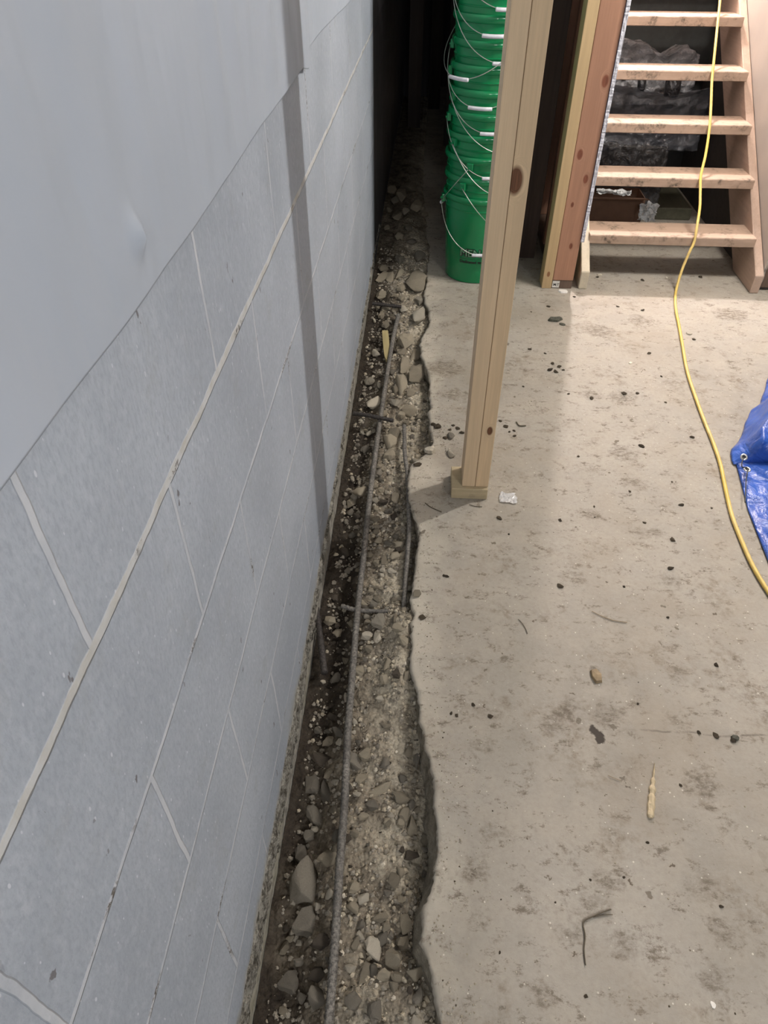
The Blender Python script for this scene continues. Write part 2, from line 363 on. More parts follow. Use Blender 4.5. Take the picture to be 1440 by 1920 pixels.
# slab
bm = bmesh.new(); ys = []; y = -.9
while y < 3.7: ys.append(y); y += .006
ys += [3.9, 4.2, 4.7, 5.4, 6.4, 7.4]
OFF = [.004, .010, .02, .04, .08, .16, .35, .8, 1.6, 3.4]; prev = None
for y in ys:
    e = edge_x(y); row = []
    for k, (z, dx) in enumerate([(-.17, .03), (-.135, .022), (-.10, .016), (-.07, .012), (-.045, .004), (-.022, .0), (-.008, -.001)]):
        j = .0065*fbm(k*3.1, y*26, 8, 3)+.003*noise.noise(Vector((k*9, y*140, 1)))
        if y < 1.0: dx = -dx*.9*min(1, (1.0-y)*3)+dx*(1-min(1, (1.0-y)*3))
        row.append(bm.verts.new((e+dx+j, y, z+.003*noise.noise(Vector((k, y*40, 3))))))
    for o in OFF:
        dz = 0
        if o < .03: dz = -.0035*(1-o/.03)*max(0, .6+fbm(o*40, y*20, 6, 3))
        row.append(bm.verts.new((e+o, y, dz)))
    if prev:
        for a in range(len(row)-1):
            f = bm.faces.new((prev[a], prev[a+1], row[a+1], row[a])); f.material_index = 1 if a < 6 else 0; f.smooth = True
    prev = row
struct(obj('floor', bm, [M_slab, M_edge]))
# block wall
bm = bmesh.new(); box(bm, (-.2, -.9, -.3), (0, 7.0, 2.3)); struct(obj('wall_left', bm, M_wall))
bm = bmesh.new()      # ragged mortar crust at the foot
N = 1500
def crust(u, v):
    y = -.3+u*3.9; a = v
    out = (.0015+.008*max(0, fbm(0, y*19, 3, 4)+.15))*math.sin(math.pi*min(1, .12+a*.88))
    low = lerp_keys([(-.3, -.10), (.9, -.095), (1.3, -.045), (1.8, -.03), (2.3, -.012), (3.1, .015), (3.6, .03)], y)
    z = .0+lerp_keys([(0, .012), (2, .015), (3.6, .05)], y)*(1-a)*(1+.9*fbm(0, y*13, 6, 3))+(low+.012+.030*fbm(0, y*34, 9, 6))*a+.004*fbm(a*9, y*30, 2, 2)*(1-a)
    return (out+.005*fbm(a*9, y*70, 5, 4) if 0 < v < 1 else (-.003 if v == 0 else -.004), y, z)
grid(bm, N, 11, crust); struct(obj('trim_1', bm, M_crust, smooth=True))
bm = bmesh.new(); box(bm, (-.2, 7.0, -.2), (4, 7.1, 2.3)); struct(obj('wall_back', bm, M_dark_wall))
bm = bmesh.new(); box(bm, (-.2, -2.6, 2.3), (4.0, 7.1, 2.4)); struct(obj('ceiling', bm, plain('ceiling_wood', (.30, .26, .22), .8)))

# ------------------------------------------------------------------ stairs corner
PIX = wood('stud_pink', (.40, .215, .135), 2, [((.86-.764, .0, .19), .006), ((.835-.764, 0, .36), .005), ((.875-.764, 0, .80), .010), ((.83-.764, 0, .55), .009), ((.87-.764, 0, .46), .008)], contrast=.18)
M_yel = wood('stud_yellow', (.55, .40, .215), 2, [((.785-.764, 0, .065), .006)], contrast=.15)
M_board = wood('dusty_brown_wood', (.16, .11, .08), 2, contrast=.3); M_gyp = plain('torn_gypsum_edge', (.62, .62, .66), .9, var=.2, sc=60, bump=.004)
M_drywall = plain('drywall_paint', (.36, .315, .265), .75, var=.05, sc=6)
P0 = Vector((.764, 3.014, 0))
pw = thing('wall_partition', P0); struct(pw)
bm = bmesh.new(); box(bm, (.764, 3.012, 0), (.8065, 3.101, 2.3), .0015); obj('edge_stud', bm, M_yel, pw)
bm = bmesh.new(); box(bm, (.808, 3.014, .038), (.8965, 3.052, 2.3), .0015); obj('end_stud', bm, PIX, pw)
bm = bmesh.new(); box(bm, (.808, 3.016, 0), (.8955, 5.6, .037), .0015); bp = obj('bottom_plate', bm, M_board, pw)
bm = bmesh.new(); box(bm, (.8095, 3.0145, .004), (.840, 3.0158, .034))
lab = obj('stamp_label', bm, plain('white_label', (.68, .66, .60), .7), pw)
def text_bm(s, size, ext=0.0, off=0.0):
    cu = bpy.data.curves.new('t', 'FONT'); cu.body = s; cu.size = size; cu.extrude = ext; cu.offset = off; cu.resolution_u = 3
    o = bpy.data.objects.new('t', cu); C.objects.link(o); dg = bpy.context.evaluated_depsgraph_get(); dg.update()
    me = bpy.data.meshes.new_from_object(o.evaluated_get(dg)); bm = bmesh.new(); bm.from_mesh(me)
    bpy.data.objects.remove(o); bpy.data.meshes.remove(me); bpy.data.curves.remove(cu); return bm
M_ink = plain('black_ink', (.012, .014, .012), .5)
tb = text_bm('M:T', .016, .0, .0004)
for v in tb.verts: v.co = Vector((.8135+v.co.x, 3.0138-0.0, .0125+v.co.y))
o_t = obj('stamp_text', tb, M_ink, lab) if False else None
tbase = text_bm('M:T', .016, 0, .0004)
for v in tbase.verts: v.co = Vector((.8135+v.co.x, 3.0140, .0125+v.co.y))
o_t = obj('stamp_text', tbase, M_ink, lab)
for o_ in (o_t,): o_.location = (0, 0, 0)
for y in (3.42, 3.83, 4.24, 4.65):
    bm = bmesh.new(); box(bm, (.808, y, .038), (.8955, y+.038, 2.3), .0015); obj('inner_stud', bm, PIX, pw)
bm = bmesh.new()
def dry(u, v):
    z = .21+v*2.09; return (.897+u*.014, 3.007+.004*noise.noise(Vector((u*3, z*45, 0)))+.003*noise.noise(Vector((0, z*160, 4))), z)
g = grid(bm, 5, 420, dry); fr = [bm.verts.new((.911, 5.6, .21+2.09*j/419)) for j in range(0, 420, 419)]; bk = [bm.verts.new((.897, 5.6, .21+2.09*j/419)) for j in range(0, 420, 419)]
bm.faces.new([g[4][j] for j in range(420)]+[fr[1], fr[0]]); bm.faces.new([g[0][j] for j in range(419, -1, -1)]+[bk[0], bk[1]])
obj('drywall_sheet', bm, M_gyp, pw)
bm = bmesh.new()
M_skin = plain('blue_paper_edge', (.05, .045, .12), .8)
box(bm, (.8962, 3.0085, .22), (.8972, 3.06, 1.2)); obj('paper_edge', bm, M_skin, pw)

wr = thing('wall_right', (1.714, 3.045, 0)); struct(wr)
bm = bmesh.new(); box(bm, (1.727, 3.058, .012), (1.815, 3.096, 2.3), .002); obj('end_stud', bm, M_board, wr)
bm = bmesh.new()
def dry2(u, v):
    z = .018+v*2.28; return (1.714+u*.0125, 3.055+.006*noise.noise(Vector((u*2, z*30, 7)))+.003*noise.noise(Vector((0, z*120, 4))), z)
g = grid(bm, 4, 260, dry2); fr = [bm.verts.new((1.714, 5.6, .018)), bm.verts.new((1.714, 5.6, 2.3))]
bm.faces.new([g[0][j] for j in range(259, -1, -1)]+fr)
obj('drywall_sheet', bm, M_drywall, wr)
bm = bmesh.new(); prism_x(bm, [(3.30, .0), (5.5, 0), (5.5, 1.6), (3.30, .10)], 1.7115, 1.7138); obj('dark_side_panel', bm, plain('side_panel_dark', (.045, .038, .032), .9), wr)  # dark panel added over the drywall to darken it below the stringer
bm = bmesh.new(); box(bm, (.93, 4.50, 0), (1.711, 4.515, 1.05)); struct(obj('dark_gap_panel', bm, plain('gap_panel_dark', (.04, .04, .036), .9)))  # dark panel added behind the bags so the stair gaps stay dark
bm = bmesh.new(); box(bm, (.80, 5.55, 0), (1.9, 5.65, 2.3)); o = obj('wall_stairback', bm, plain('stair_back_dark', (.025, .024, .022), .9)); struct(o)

# staircase
NOSE = [(3.138, .194), (3.352, .37), (3.568, .534), (3.796, .70), (4.05, .874), (4.27, 1.04), (4.49, 1.205)]
M_tread = wood('tread_wood', (.42, .305, .225), 0, dirt=.95, contrast=.12); M_str = wood('stringer_wood', (.47, .345, .265), 1, contrast=.10, dirt=.2); M_strw = wood('stringer_cream', (.60, .53, .40), 1, contrast=.1)
st = thing('staircase', (1.32, 3.02, 0), 'open-riser wooden staircase with dusty pinkish treads between two slanted stringers', 'stairs')
sl = .723
def stringer(x0, x1, mat, y0):
    a = y0; top = .078; L = 1.9
    pts = [(a, 0), (a+.24, 0), (a+.24+L, sl*L), (a+L+.02, sl*(L+.02)+top+.01), (a, top)]
    bm = bmesh.new(); prism_x(bm, pts, x0, x1, .003); return obj('stringer', bm, mat, st)
stringer(1.674, 1.711, M_str, 3.022); stringer(.926, .963, M_strw, 3.016)
for i, (ny, nz) in enumerate(NOSE):
    bm = bmesh.new(); x0, x1 = .961, 1.676; n = 110
    prof = [(0, -.0035), (.0035, 0), (.02, .0), (.05, 0), (.11, 0), (.168, 0), (.171, -.004), (.171, -.036), (.10, -.039), (.004, -.039), (0, -.036), (0, -.02)]
    rings = []
    for k in range(n+1):
        x = x0+(x1-x0)*k/n; r = []
        for q, (dy, dz) in enumerate(prof):
            j = .0022*noise.noise(Vector((x*38, i*9, q*.7)))*(1 if q in (0, 1, 10, 11) else .2)+(.0025*max(0, noise.noise(Vector((x*90, i*5, 2)))-.1) if q in (0, 1) else 0)
            r.append(bm.verts.new((x, ny+dy+j, nz+dz-abs(j)*.4)))
        rings.append(r)
    m_ = len(prof)
    for a, b in zip(rings, rings[1:]):
        for q in range(m_): bm.faces.new((a[q], a[(q+1) % m_], b[(q+1) % m_], b[q]))
    bm.faces.new(rings[0][::-1]); bm.faces.new(rings[-1]); bmesh.ops.recalc_face_normals(bm, faces=bm.faces)
    obj('tread', bm, M_tread, st)

# stored stuff under the stairs
def plastic(name, c, rough, alpha=1.0, trans=0.0):
    m = NT(name, rough, spec=.6); n = m.noise(12, 4, .6, dist=1.5); m.col(m.mix(m.ramp(n, .3, .7), tuple(x*.75 for x in c), c))
    m.bump(m.math('ADD', m.noise(9, 3, .5, dist=2.0), m.math('MULTIPLY', m.noise(40, 3, .5, dist=1.5), .3)), .02, .9)
    m.b.inputs['Alpha'].default_value = alpha; return m.m
M_bag = plastic('grey_plastic_film', (.30, .295, .30), .25); M_bag2 = plastic('clear_plastic_film', (.12, .12, .13), .2, .5); M_black = plastic('black_plastic', (.02, .02, .022), .4)
def crumple(u, v, s, amp, seed): return amp*(abs(fbm(u*s, v*s, seed, 3))*1.6+.5*fbm(u*s*2.3, v*s*1.7, seed+3, 3))
def lump_sheet(name, x0, x1, y0, y1, z0, ztop, mat, seed, label, cat, amp=.03, depth=.35):
    bm = bmesh.new()
    def fn(u, v):
        x = x0+(x1-x0)*u; zt = ztop(u)
        if v < .6: t = v/.6; z = z0+(zt-z0)*t; y = y0+.03*math.sin(t*1.5)+.01*u
        else: t = (v-.6)/.4; z = zt+.015*math.sin(math.pi*t)-.05*t; y = y0+.03+depth*t
        c = crumple(u*2, v*2, 3, amp, seed); return (x, y-c, z+(c*.6 if v > .3 else 0))
    grid(bm, 60, 60, fn); o = obj(name, bm, mat, smooth=True, loc=((x0+x1)/2, y0, z0)); 
    s = o.modifiers.new('thick', 'SOLIDIFY'); s.thickness = .002
    return tag(o, label, cat)
lump_sheet('plastic_wrapped_bundle', .99, 1.60, 4.28, 0, .46, lambda u: lerp_keys([(0, .66), (.3, .735), (.5, .73), (.72, .665), (.85, .715), (1, .68)], u), M_bag, 5, 'crumpled grey plastic bundle seen through the fourth gap of the staircase', 'plastic sheet', .025, .25)
lump_sheet('clear_plastic_bag', .99, 1.63, 4.05, 0, .30, lambda u: .56+.02*math.sin(u*7), M_bag2, 11, 'see-through plastic bag with dark hose ends inside, behind the third stair gap', 'plastic bag', .02, .15)
for (px, py, r, nm) in ((1262, 165, .038, 'in the middle'), (1205, 152, .02, 'further left')):
    p = at_y(px, py, 4.13); bm = bmesh.new()
    tube(bm, [Vector((p.x, p.y, p.z-.045)), Vector((p.x, p.y, p.z-.035)), Vector((p.x, p.y+.01, p.z)), Vector((p.x, p.y+.02, p.z+.03)), Vector((p.x, p.y+.05, p.z+.05))], r, 20, lambda i, s, q: .7 if i == 0 else 1)
    tag(obj('black_hose', bm, M_black, smooth=True, loc=p), 'black round hose end inside the clear bag under the stairs, '+nm, 'hose')
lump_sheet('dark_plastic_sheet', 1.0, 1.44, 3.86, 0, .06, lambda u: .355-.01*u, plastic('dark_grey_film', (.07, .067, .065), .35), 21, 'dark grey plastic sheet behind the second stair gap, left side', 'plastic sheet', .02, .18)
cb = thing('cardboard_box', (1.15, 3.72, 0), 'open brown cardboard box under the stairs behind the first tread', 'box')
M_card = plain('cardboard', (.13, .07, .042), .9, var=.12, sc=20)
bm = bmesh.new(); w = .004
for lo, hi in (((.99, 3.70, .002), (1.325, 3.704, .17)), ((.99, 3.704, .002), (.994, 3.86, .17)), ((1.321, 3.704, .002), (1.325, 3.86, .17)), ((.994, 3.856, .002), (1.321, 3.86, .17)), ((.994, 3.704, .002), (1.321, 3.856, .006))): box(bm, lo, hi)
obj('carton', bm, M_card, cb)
bm = bmesh.new(); vsx = box(bm, (1.0, 3.60, .17), (1.32, 3.70, .173))
for v in bm.verts: v.co.z += (3.70-v.co.y)*(.25)
obj('flap', bm, M_card, cb)
def paper(px, py, Y, w, h, seed, mat, label, name='crumpled_paper'):
    p = at_y(px, py, Y); bm = bmesh.new()
    grid(bm, 14, 14, lambda u, v: (p.x+(u-.5)*w+.012*fbm(u*4, v*4, seed), p.y+.03*fbm(u*5, v*5, seed+2)-.02*u, p.z+(v-.5)*h+.012*fbm(u*3, v*6, seed+5)))
    o = obj(name, bm, mat, loc=p); s = o.modifiers.new('t', 'SOLIDIFY'); s.thickness = .0012; return tag(o, label, 'paper')
M_paper = plain('white_paper', (.62, .63, .62), .7)
paper(1214, 396, 3.64, .08, .085, 3, M_paper, 'crumpled white paper beside the cardboard box under the stairs')
paper(1150, 358, 3.66, .16, .02, 9, M_paper, 'torn white paper strip lying on top of the cardboard box')
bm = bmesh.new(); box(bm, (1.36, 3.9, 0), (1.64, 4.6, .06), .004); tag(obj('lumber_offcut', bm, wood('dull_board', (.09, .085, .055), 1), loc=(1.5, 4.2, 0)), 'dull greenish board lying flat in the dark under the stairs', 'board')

# ------------------------------------------------------------------ dark area behind the post
bm = bmesh.new(); box(bm, (.62, 3.34, 0), (.762, 3.36, 2.0), .002); tag(obj('plywood_panel', bm, wood('dark_panel', (.075, .05, .04), 2), loc=(.69, 3.35, 0)), 'dark brown board panel standing between the bucket stack and the framed wall', 'panel')
M_shade = wood('old_dark_wood', (.06, .05, .045), 2)
for i, (x, y, w) in enumerate(((.07, 5.6, .09), (.21, 6.2, .09), (.33, 5.2, .05))):
    bm = bmesh.new(); box(bm, (x, y, 0), (x+w, y+.04, 2.3), .002)
    tag(obj('wooden_stud', bm, M_shade, loc=(x, y, 0)), 'dark upright wooden stud in the unlit back of the basement', 'stud', 'dark studs in the unlit back')

# ------------------------------------------------------------------ buckets
def green_mat():
    m = NT('green_plastic', .17, spec=.55); n = m.noise(5, 3); m.col(m.mix(m.ramp(n, .3, .7), (.004, .20, .065), (.006, .245, .082)))
    m.b.inputs['Coat Weight'].default_value = .15; m.bump(m.noise(60, 2), .0006, .5); return m.m
M_green = green_mat(); M_wire = plain('zinc_wire', (.55, .57, .52), .35, .85); M_grip = plain('white_grip', (.74, .74, .78), .45)
BX, BY = .466, 3.166
def bucket_proto():
    t = thing('plastic_bucket', (0, 0, 0))
    prof = [(.0005, 0), (.122, 0), (.1285, .003), (.130, .010), (.1455, .287), (.1468, .3120), (.1490, .3135), (.1495, .3170), (.1472, .3190), (.1482, .3430), (.1530, .3445), (.1570, .3480), (.1590, .3540), (.1592, .3600), (.1580, .3665), (.155, .3705), (.1475, .3700), (.1445, .360), (.1420, .290), (.1265, .012), (.0005, .008)]
    bm = bmesh.new(); lathe(bm, prof, 72)
    o = obj('bucket_shell', bm, M_green, t, smooth=True); md = o.modifiers.new('e', 'EDGE_SPLIT'); md.split_angle = math.radians(50)
    for s in (-1, 1):
        bm = bmesh.new(); box(bm, (s*.158-.009, -.013, .322), (s*.158+.007, .013, .352), .003, 2)
        tube(bm, [Vector((s*.160, 0, .335)), Vector((s*.172, 0, .335))], .0045, 12); obj('ear', bm, M_green, t, smooth=False)
    return t
def bail_mesh(reach):
    bm = bmesh.new(); pts = []
    for k in range(33):
        a = math.pi*k/32; pts.append(Vector((.168*math.cos(a), -math.sin(a)**.85*reach if 0 < k < 32 else 0, 0)))
    tube(bm, pts, .0016, 6); return bm
def grip_mesh(reach):
    bm = bmesh.new(); tube(bm, [Vector((x, -reach+abs(x)**2*1.2, 0)) for x in (-.046, -.044, -.02, 0, .02, .044, .046)], .0068, 12, lambda i, s, q: .8 if i in (0, 6) else 1); return bm
bk = bucket_proto(); kids = list(bk.children)
me_b = bpy.data.meshes.new('bail'); b_ = bail_mesh(.25); b_.to_mesh(me_b); b_.free(); me_b.materials.append(M_wire)
me_g = bpy.data.meshes.new('grip'); b_ = grip_mesh(.25); b_.to_mesh(me_g); b_.free(); me_g.materials.append(M_grip)
for me in (me_b, me_g):
    for p in me.polygons: p.use_smooth = True
# azimuth of each handle (0 = straight at the camera, + = turned to the right) and how far it hangs down
HND = [(8, 51), (58, 48), (-112, 50), (36, 48), (12, 50), (26, 44), (4, 47), (-14, 44), (-42, 40), (12, 48), (-4, 46), (10, 46)]
for k, (az, dn) in enumerate(HND):
    if k == 0: r = bk; ks = kids
    else:
        r = bk.copy(); C.objects.link(r); ks = []
        for c in kids:
            n_ = c.copy(); C.objects.link(n_); n_.parent = r; ks.append(n_)
    r.location = (BX+.0015*math.sin(k*2.1), BY, .078*k); r.rotation_euler = (0, 0, math.radians(az))
    bo = bpy.data.objects.new('bail_handle', me_b); C.objects.link(bo); bo.parent = r; bo.location = (0, 0, .335); bo.rotation_euler = (math.radians(dn), 0, 0)
    go = bpy.data.objects.new('handle_grip', me_g); C.objects.link(go); go.parent = bo; go['label'] = 'white plastic grip'
    words = ['lowest', 'second lowest', 'third from the floor', 'fourth from the floor', 'fifth from the floor', 'sixth from the floor', 'seventh from the floor', 'eighth from the floor', 'ninth from the floor', 'tenth from the floor', 'eleventh from the floor', 'topmost'][k]
    tag(r, ('green plastic bucket with printed black lettering, %s of the nested stack' % words) if k == 0 else 'green plastic bucket, %s of the stack nested beside the wooden post' % words, 'bucket', 'nested green buckets')
# lettering on the lowest bucket
def wrap(bm, z0, a0, lift):
    for v in bm.verts:
        z = z0+v.co.y; rr = .130+(z-.01)*.056+lift; a = a0+v.co.x/rr
        v.co = Vector((BX+rr*math.sin(a), BY-rr*math.cos(a), z))
a0 = -.56
shell0 = kids[0]
def text_part(name, s, size, z, a, lift, off, mat):
    tb = text_bm(s, size, 0, off); bmesh.ops.triangulate(tb, faces=tb.faces); bmesh.ops.subdivide_edges(tb, edges=[e for e in tb.edges if e.calc_length() > .006], cuts=2)
    wrap(tb, z, a, lift)
    for v in tb.verts:       # into the unrotated frame of the bucket
        q = v.co-Vector((BX, BY, 0)); v.co = Matrix.Rotation(-math.radians(HND[0][0]), 3, 'Z') @ q
    me = bpy.data.meshes.new(name); tb.to_mesh(me); tb.free(); me.materials.append(mat)
    o = bpy.data.objects.new(name, me); C.objects.link(o); o.parent = bk; return o
text_part('print_outline', 'MENARDS', .046, .124, a0, .0008, .0032, M_ink)
text_part('print_letters', 'MENARDS', .046, .124, a0, .0013, .0, plain('pale_green_ink', (.18, .42, .24), .5))
text_part('print_slogan', 'Dedicated to Service & Quality', .0185, .094, a0, .0008, .0008, M_ink)
bm = bmesh.new(); bmesh.ops.create_grid(bm, x_segments=40, y_segments=1, size=.5)
for v in bm.verts: v.co = Vector(((v.co.x+.5)*.19, (v.co.y)*.0016, 0))
wrap(bm, .113, a0, .0008)
for v in bm.verts: v.co = Matrix.Rotation(-math.radians(HND[0][0]), 3, 'Z') @ (v.co-Vector((BX, BY, 0)))
me = bpy.data.meshes.new('print_line'); bm.to_mesh(me); bm.free(); me.materials.append(M_ink); o = bpy.data.objects.new('print_line', me); C.objects.link(o); o.parent = bk

# ------------------------------------------------------------------ post
PB = Vector((.379, 1.575, .038))
kn = [((.0605, 0, .20-.0), .0065), ((.047, 0, .845), .0135)]
M_postL = wood('post_board_left', (.69, .525, .34), 2, contrast=.12, grain=1.3)
M_postR = wood('post_board_right', (.67, .50, .315), 2, kn, dark=(.11, .05, .025), contrast=.14, grain=1.2)
po = thing('support_post', PB, 'upright doubled pine post with two knots standing on a small wood block', 'post')
bm = bmesh.new(); box(bm, (.379, 1.575, .038), (.4167, 1.664, 2.3), .0018, 2); obj('post_board', bm, M_postL, po)
bm = bmesh.new(); box(bm, (.4175, 1.5755, .038), (.4552, 1.6645, 2.3), .0018, 2); obj('post_board', bm, M_postR, po)
bm = bmesh.new(); box(bm, (.349, 1.5635, 0), (.4545, 1.668, .0375), .0015); tag(obj('base_block', bm, wood('block_wood', (.50, .41, .26), 0, contrast=.16, dirt=.2), loc=(.40, 1.615, 0)), 'flat square wood block under the foot of the post', 'wood block')

# ------------------------------------------------------------------ rebar
def rebar_mat(name, a, b):
    m = NT(name, .7, .25); n = m.noise(170, 4, .7); n2 = m.noise(9, 3, .6); m.col(m.mix(m.math('MULTIPLY', m.ramp(n, .35, .65), m.ramp(n2, .35, .6, .35, 1)), a, b)); m.bump(m.noise(300, 3), .0015); return m.m
M_rebar = rebar_mat('dusty_rebar', (.09, .083, .075), (.34, .32, .28)); M_rust = rebar_mat('dark_rebar', (.03, .025, .024), (.10, .09, .08))
def rebar(pts, rad, mat, label, name='rebar'):
    path = smooth_path(pts, .0022); bm = bmesh.new()
    def fn(i, s, q):
        ph = (s/.0115+.9*math.sin(q)) % 1.0; r = 1.0+(.16 if ph < .34 else 0)
        return r if abs(math.cos(q)) > .22 else 1.12
    tube(bm, path, rad, 14, fn); return tag(obj(name, bm, mat, smooth=True, loc=path[len(path)//2]), label, 'rebar')
def rp(l, z): return [at_z(x, y, z if not callable(z) else z(y)) for x, y in l]
zf = lambda y: lerp_keys([(590, -.012), (720, -.038), (1160, -.045), (1920, -.052)], y)
rebar(rp([(747, 590), (736, 640), (723, 720), (711, 800), (700, 880), (690, 960), (682, 1040), (675, 1100), (669, 1160), (661, 1260), (653, 1360), (649, 1440), (645, 1520), (637, 1620), (631, 1720), (624, 1820), (616, 1930), (608, 2060)], zf), .0076, M_rebar, 'longest ribbed steel bar running the length of the trench')
rebar(rp([(758, 798), (759, 850), (764, 890), (766, 940), (767, 990), (764, 1040), (760, 1090), (757, 1146)], lambda y: lerp_keys([(798, -.035), (900, -.02), (1000, -.03), (1146, -.04)], y)), .0062, M_rebar, 'shorter ribbed bar along the slab edge near the post')
rebar(rp([(662, 775), (690, 779), (715, 784), (737, 789)], -.022), .0066, M_rust, 'short dark bar crossing over the long bar, level with the short bar end')
rebar(rp([(640, 1136), (665, 1143), (700, 1146), (735, 1147), (772, 1150)], lambda y: -.046), .0055, M_rebar, 'dusty half-buried bar crossing at the near end of the shorter bar')
rebar(rp([(698, 569), (724, 572), (752, 575)], -.012), .007, M_rust, 'stubby dark bar across rubble at the far end of the long bar')
rebar(rp([(592, 1140), (600, 1195), (608, 1262)], -.085), .008, M_rust, 'dark bar lying in the black soil by the wall foot')

# ------------------------------------------------------------------ rubble
def rock_mesh(seed, flat=1.0, round_=False, npts=15):
    rnd = random.Random(seed); bm = bmesh.new()
    for i in range(npts):
        while True:
            v = Vector((rnd.uniform(-1, 1), rnd.uniform(-1, 1), rnd.uniform(-1, 1)))
            if .3 < v.length < 1: break
        v = v.normalized()*rnd.uniform(.8, 1.0)
        bm.verts.new((v.x*.5, v.y*.5, v.z*.5*flat))
    r = bmesh.ops.convex_hull(bm, input=bm.verts)
    bmesh.ops.delete(bm, geom=[g for g in r['geom_interior'] if isinstance(g, bmesh.types.BMVert)], context='VERTS')
    bmesh.ops.bevel(bm, geom=list(bm.edges), offset=.018 if not round_ else .07, segments=1, affect='EDGES', clamp_overlap=True)
    bmesh.ops.triangulate(bm, faces=[f for f in bm.faces if len(f.verts) > 4])
    bmesh.ops.subdivide_edges(bm, edges=[e for e in bm.edges if e.calc_length() > .16], cuts=1, use_grid_fill=True)
    for v in bm.verts: v.co += v.normal*0 + v.co.normalized()*.07*fbm(v.co.x*4, v.co.y*4, v.co.z*4+seed, 3)
    lo = [min(v.co[k] for v in bm.verts) for k in range(3)]; hi = [max(v.co[k] for v in bm.verts) for k in range(3)]
    for v in bm.verts: v.co = Vector(((v.co.x-lo[0])/(hi[0]-lo[0])-.5, (v.co.y-lo[1])/(hi[1]-lo[1])-.5, ((v.co.z-lo[2])/(hi[2]-lo[2])-.5)))
    me = bpy.data.meshes.new('rubble_stone'); bm.to_mesh(me); bm.free()
    if round_:
        for p in me.polygons: p.use_smooth = True
    return me
PROTO = {}
for tone in ROCK:
    PROTO[tone] = []
    for s in range(9):
        me = rock_mesh(s*13+hash(len(tone)) % 7, round_=(s % 3 == 0)); me.materials.append(ROCK[tone]); PROTO[tone].append(me)
def ground_hit(px, py):
    z = -.06
    for _ in range(4):
        p = at_z(px, py, z); z = ground_z(p.x, p.y, False) if p.x < edge_x(p.y) else 0.0
    return p, z
def px_per_m(p):
    d = p-Vector((CX, 0, H)); return F/(-(CM.transposed() @ d).z)
def side_word(p):
    e = edge_x(p.y)
    if p.x > e: return 'on the slab edge'
    t = p.x/e
    return 'at wall foot' if t < .22 else 'left of long bar' if t < .50 else 'right of long bar' if t < .78 else 'by slab edge'
BANDS = [(3.35, 'far mound'), (2.75, 'beside the buckets'), (2.05, 'far half of long bar'), (1.72, 'by the dark crossing bar'), (1.3, 'level with the post'), (1.02, 'by the half-buried bar'), (.82, 'bare dusty stretch'), (.66, 'above the splinter'), (.5, 'by the widest gap'), (.37, 'lower trench'), (-9, 'photo bottom')]
def band_word(p):
    for y, w_ in BANDS:
        if p.y > y: return w_
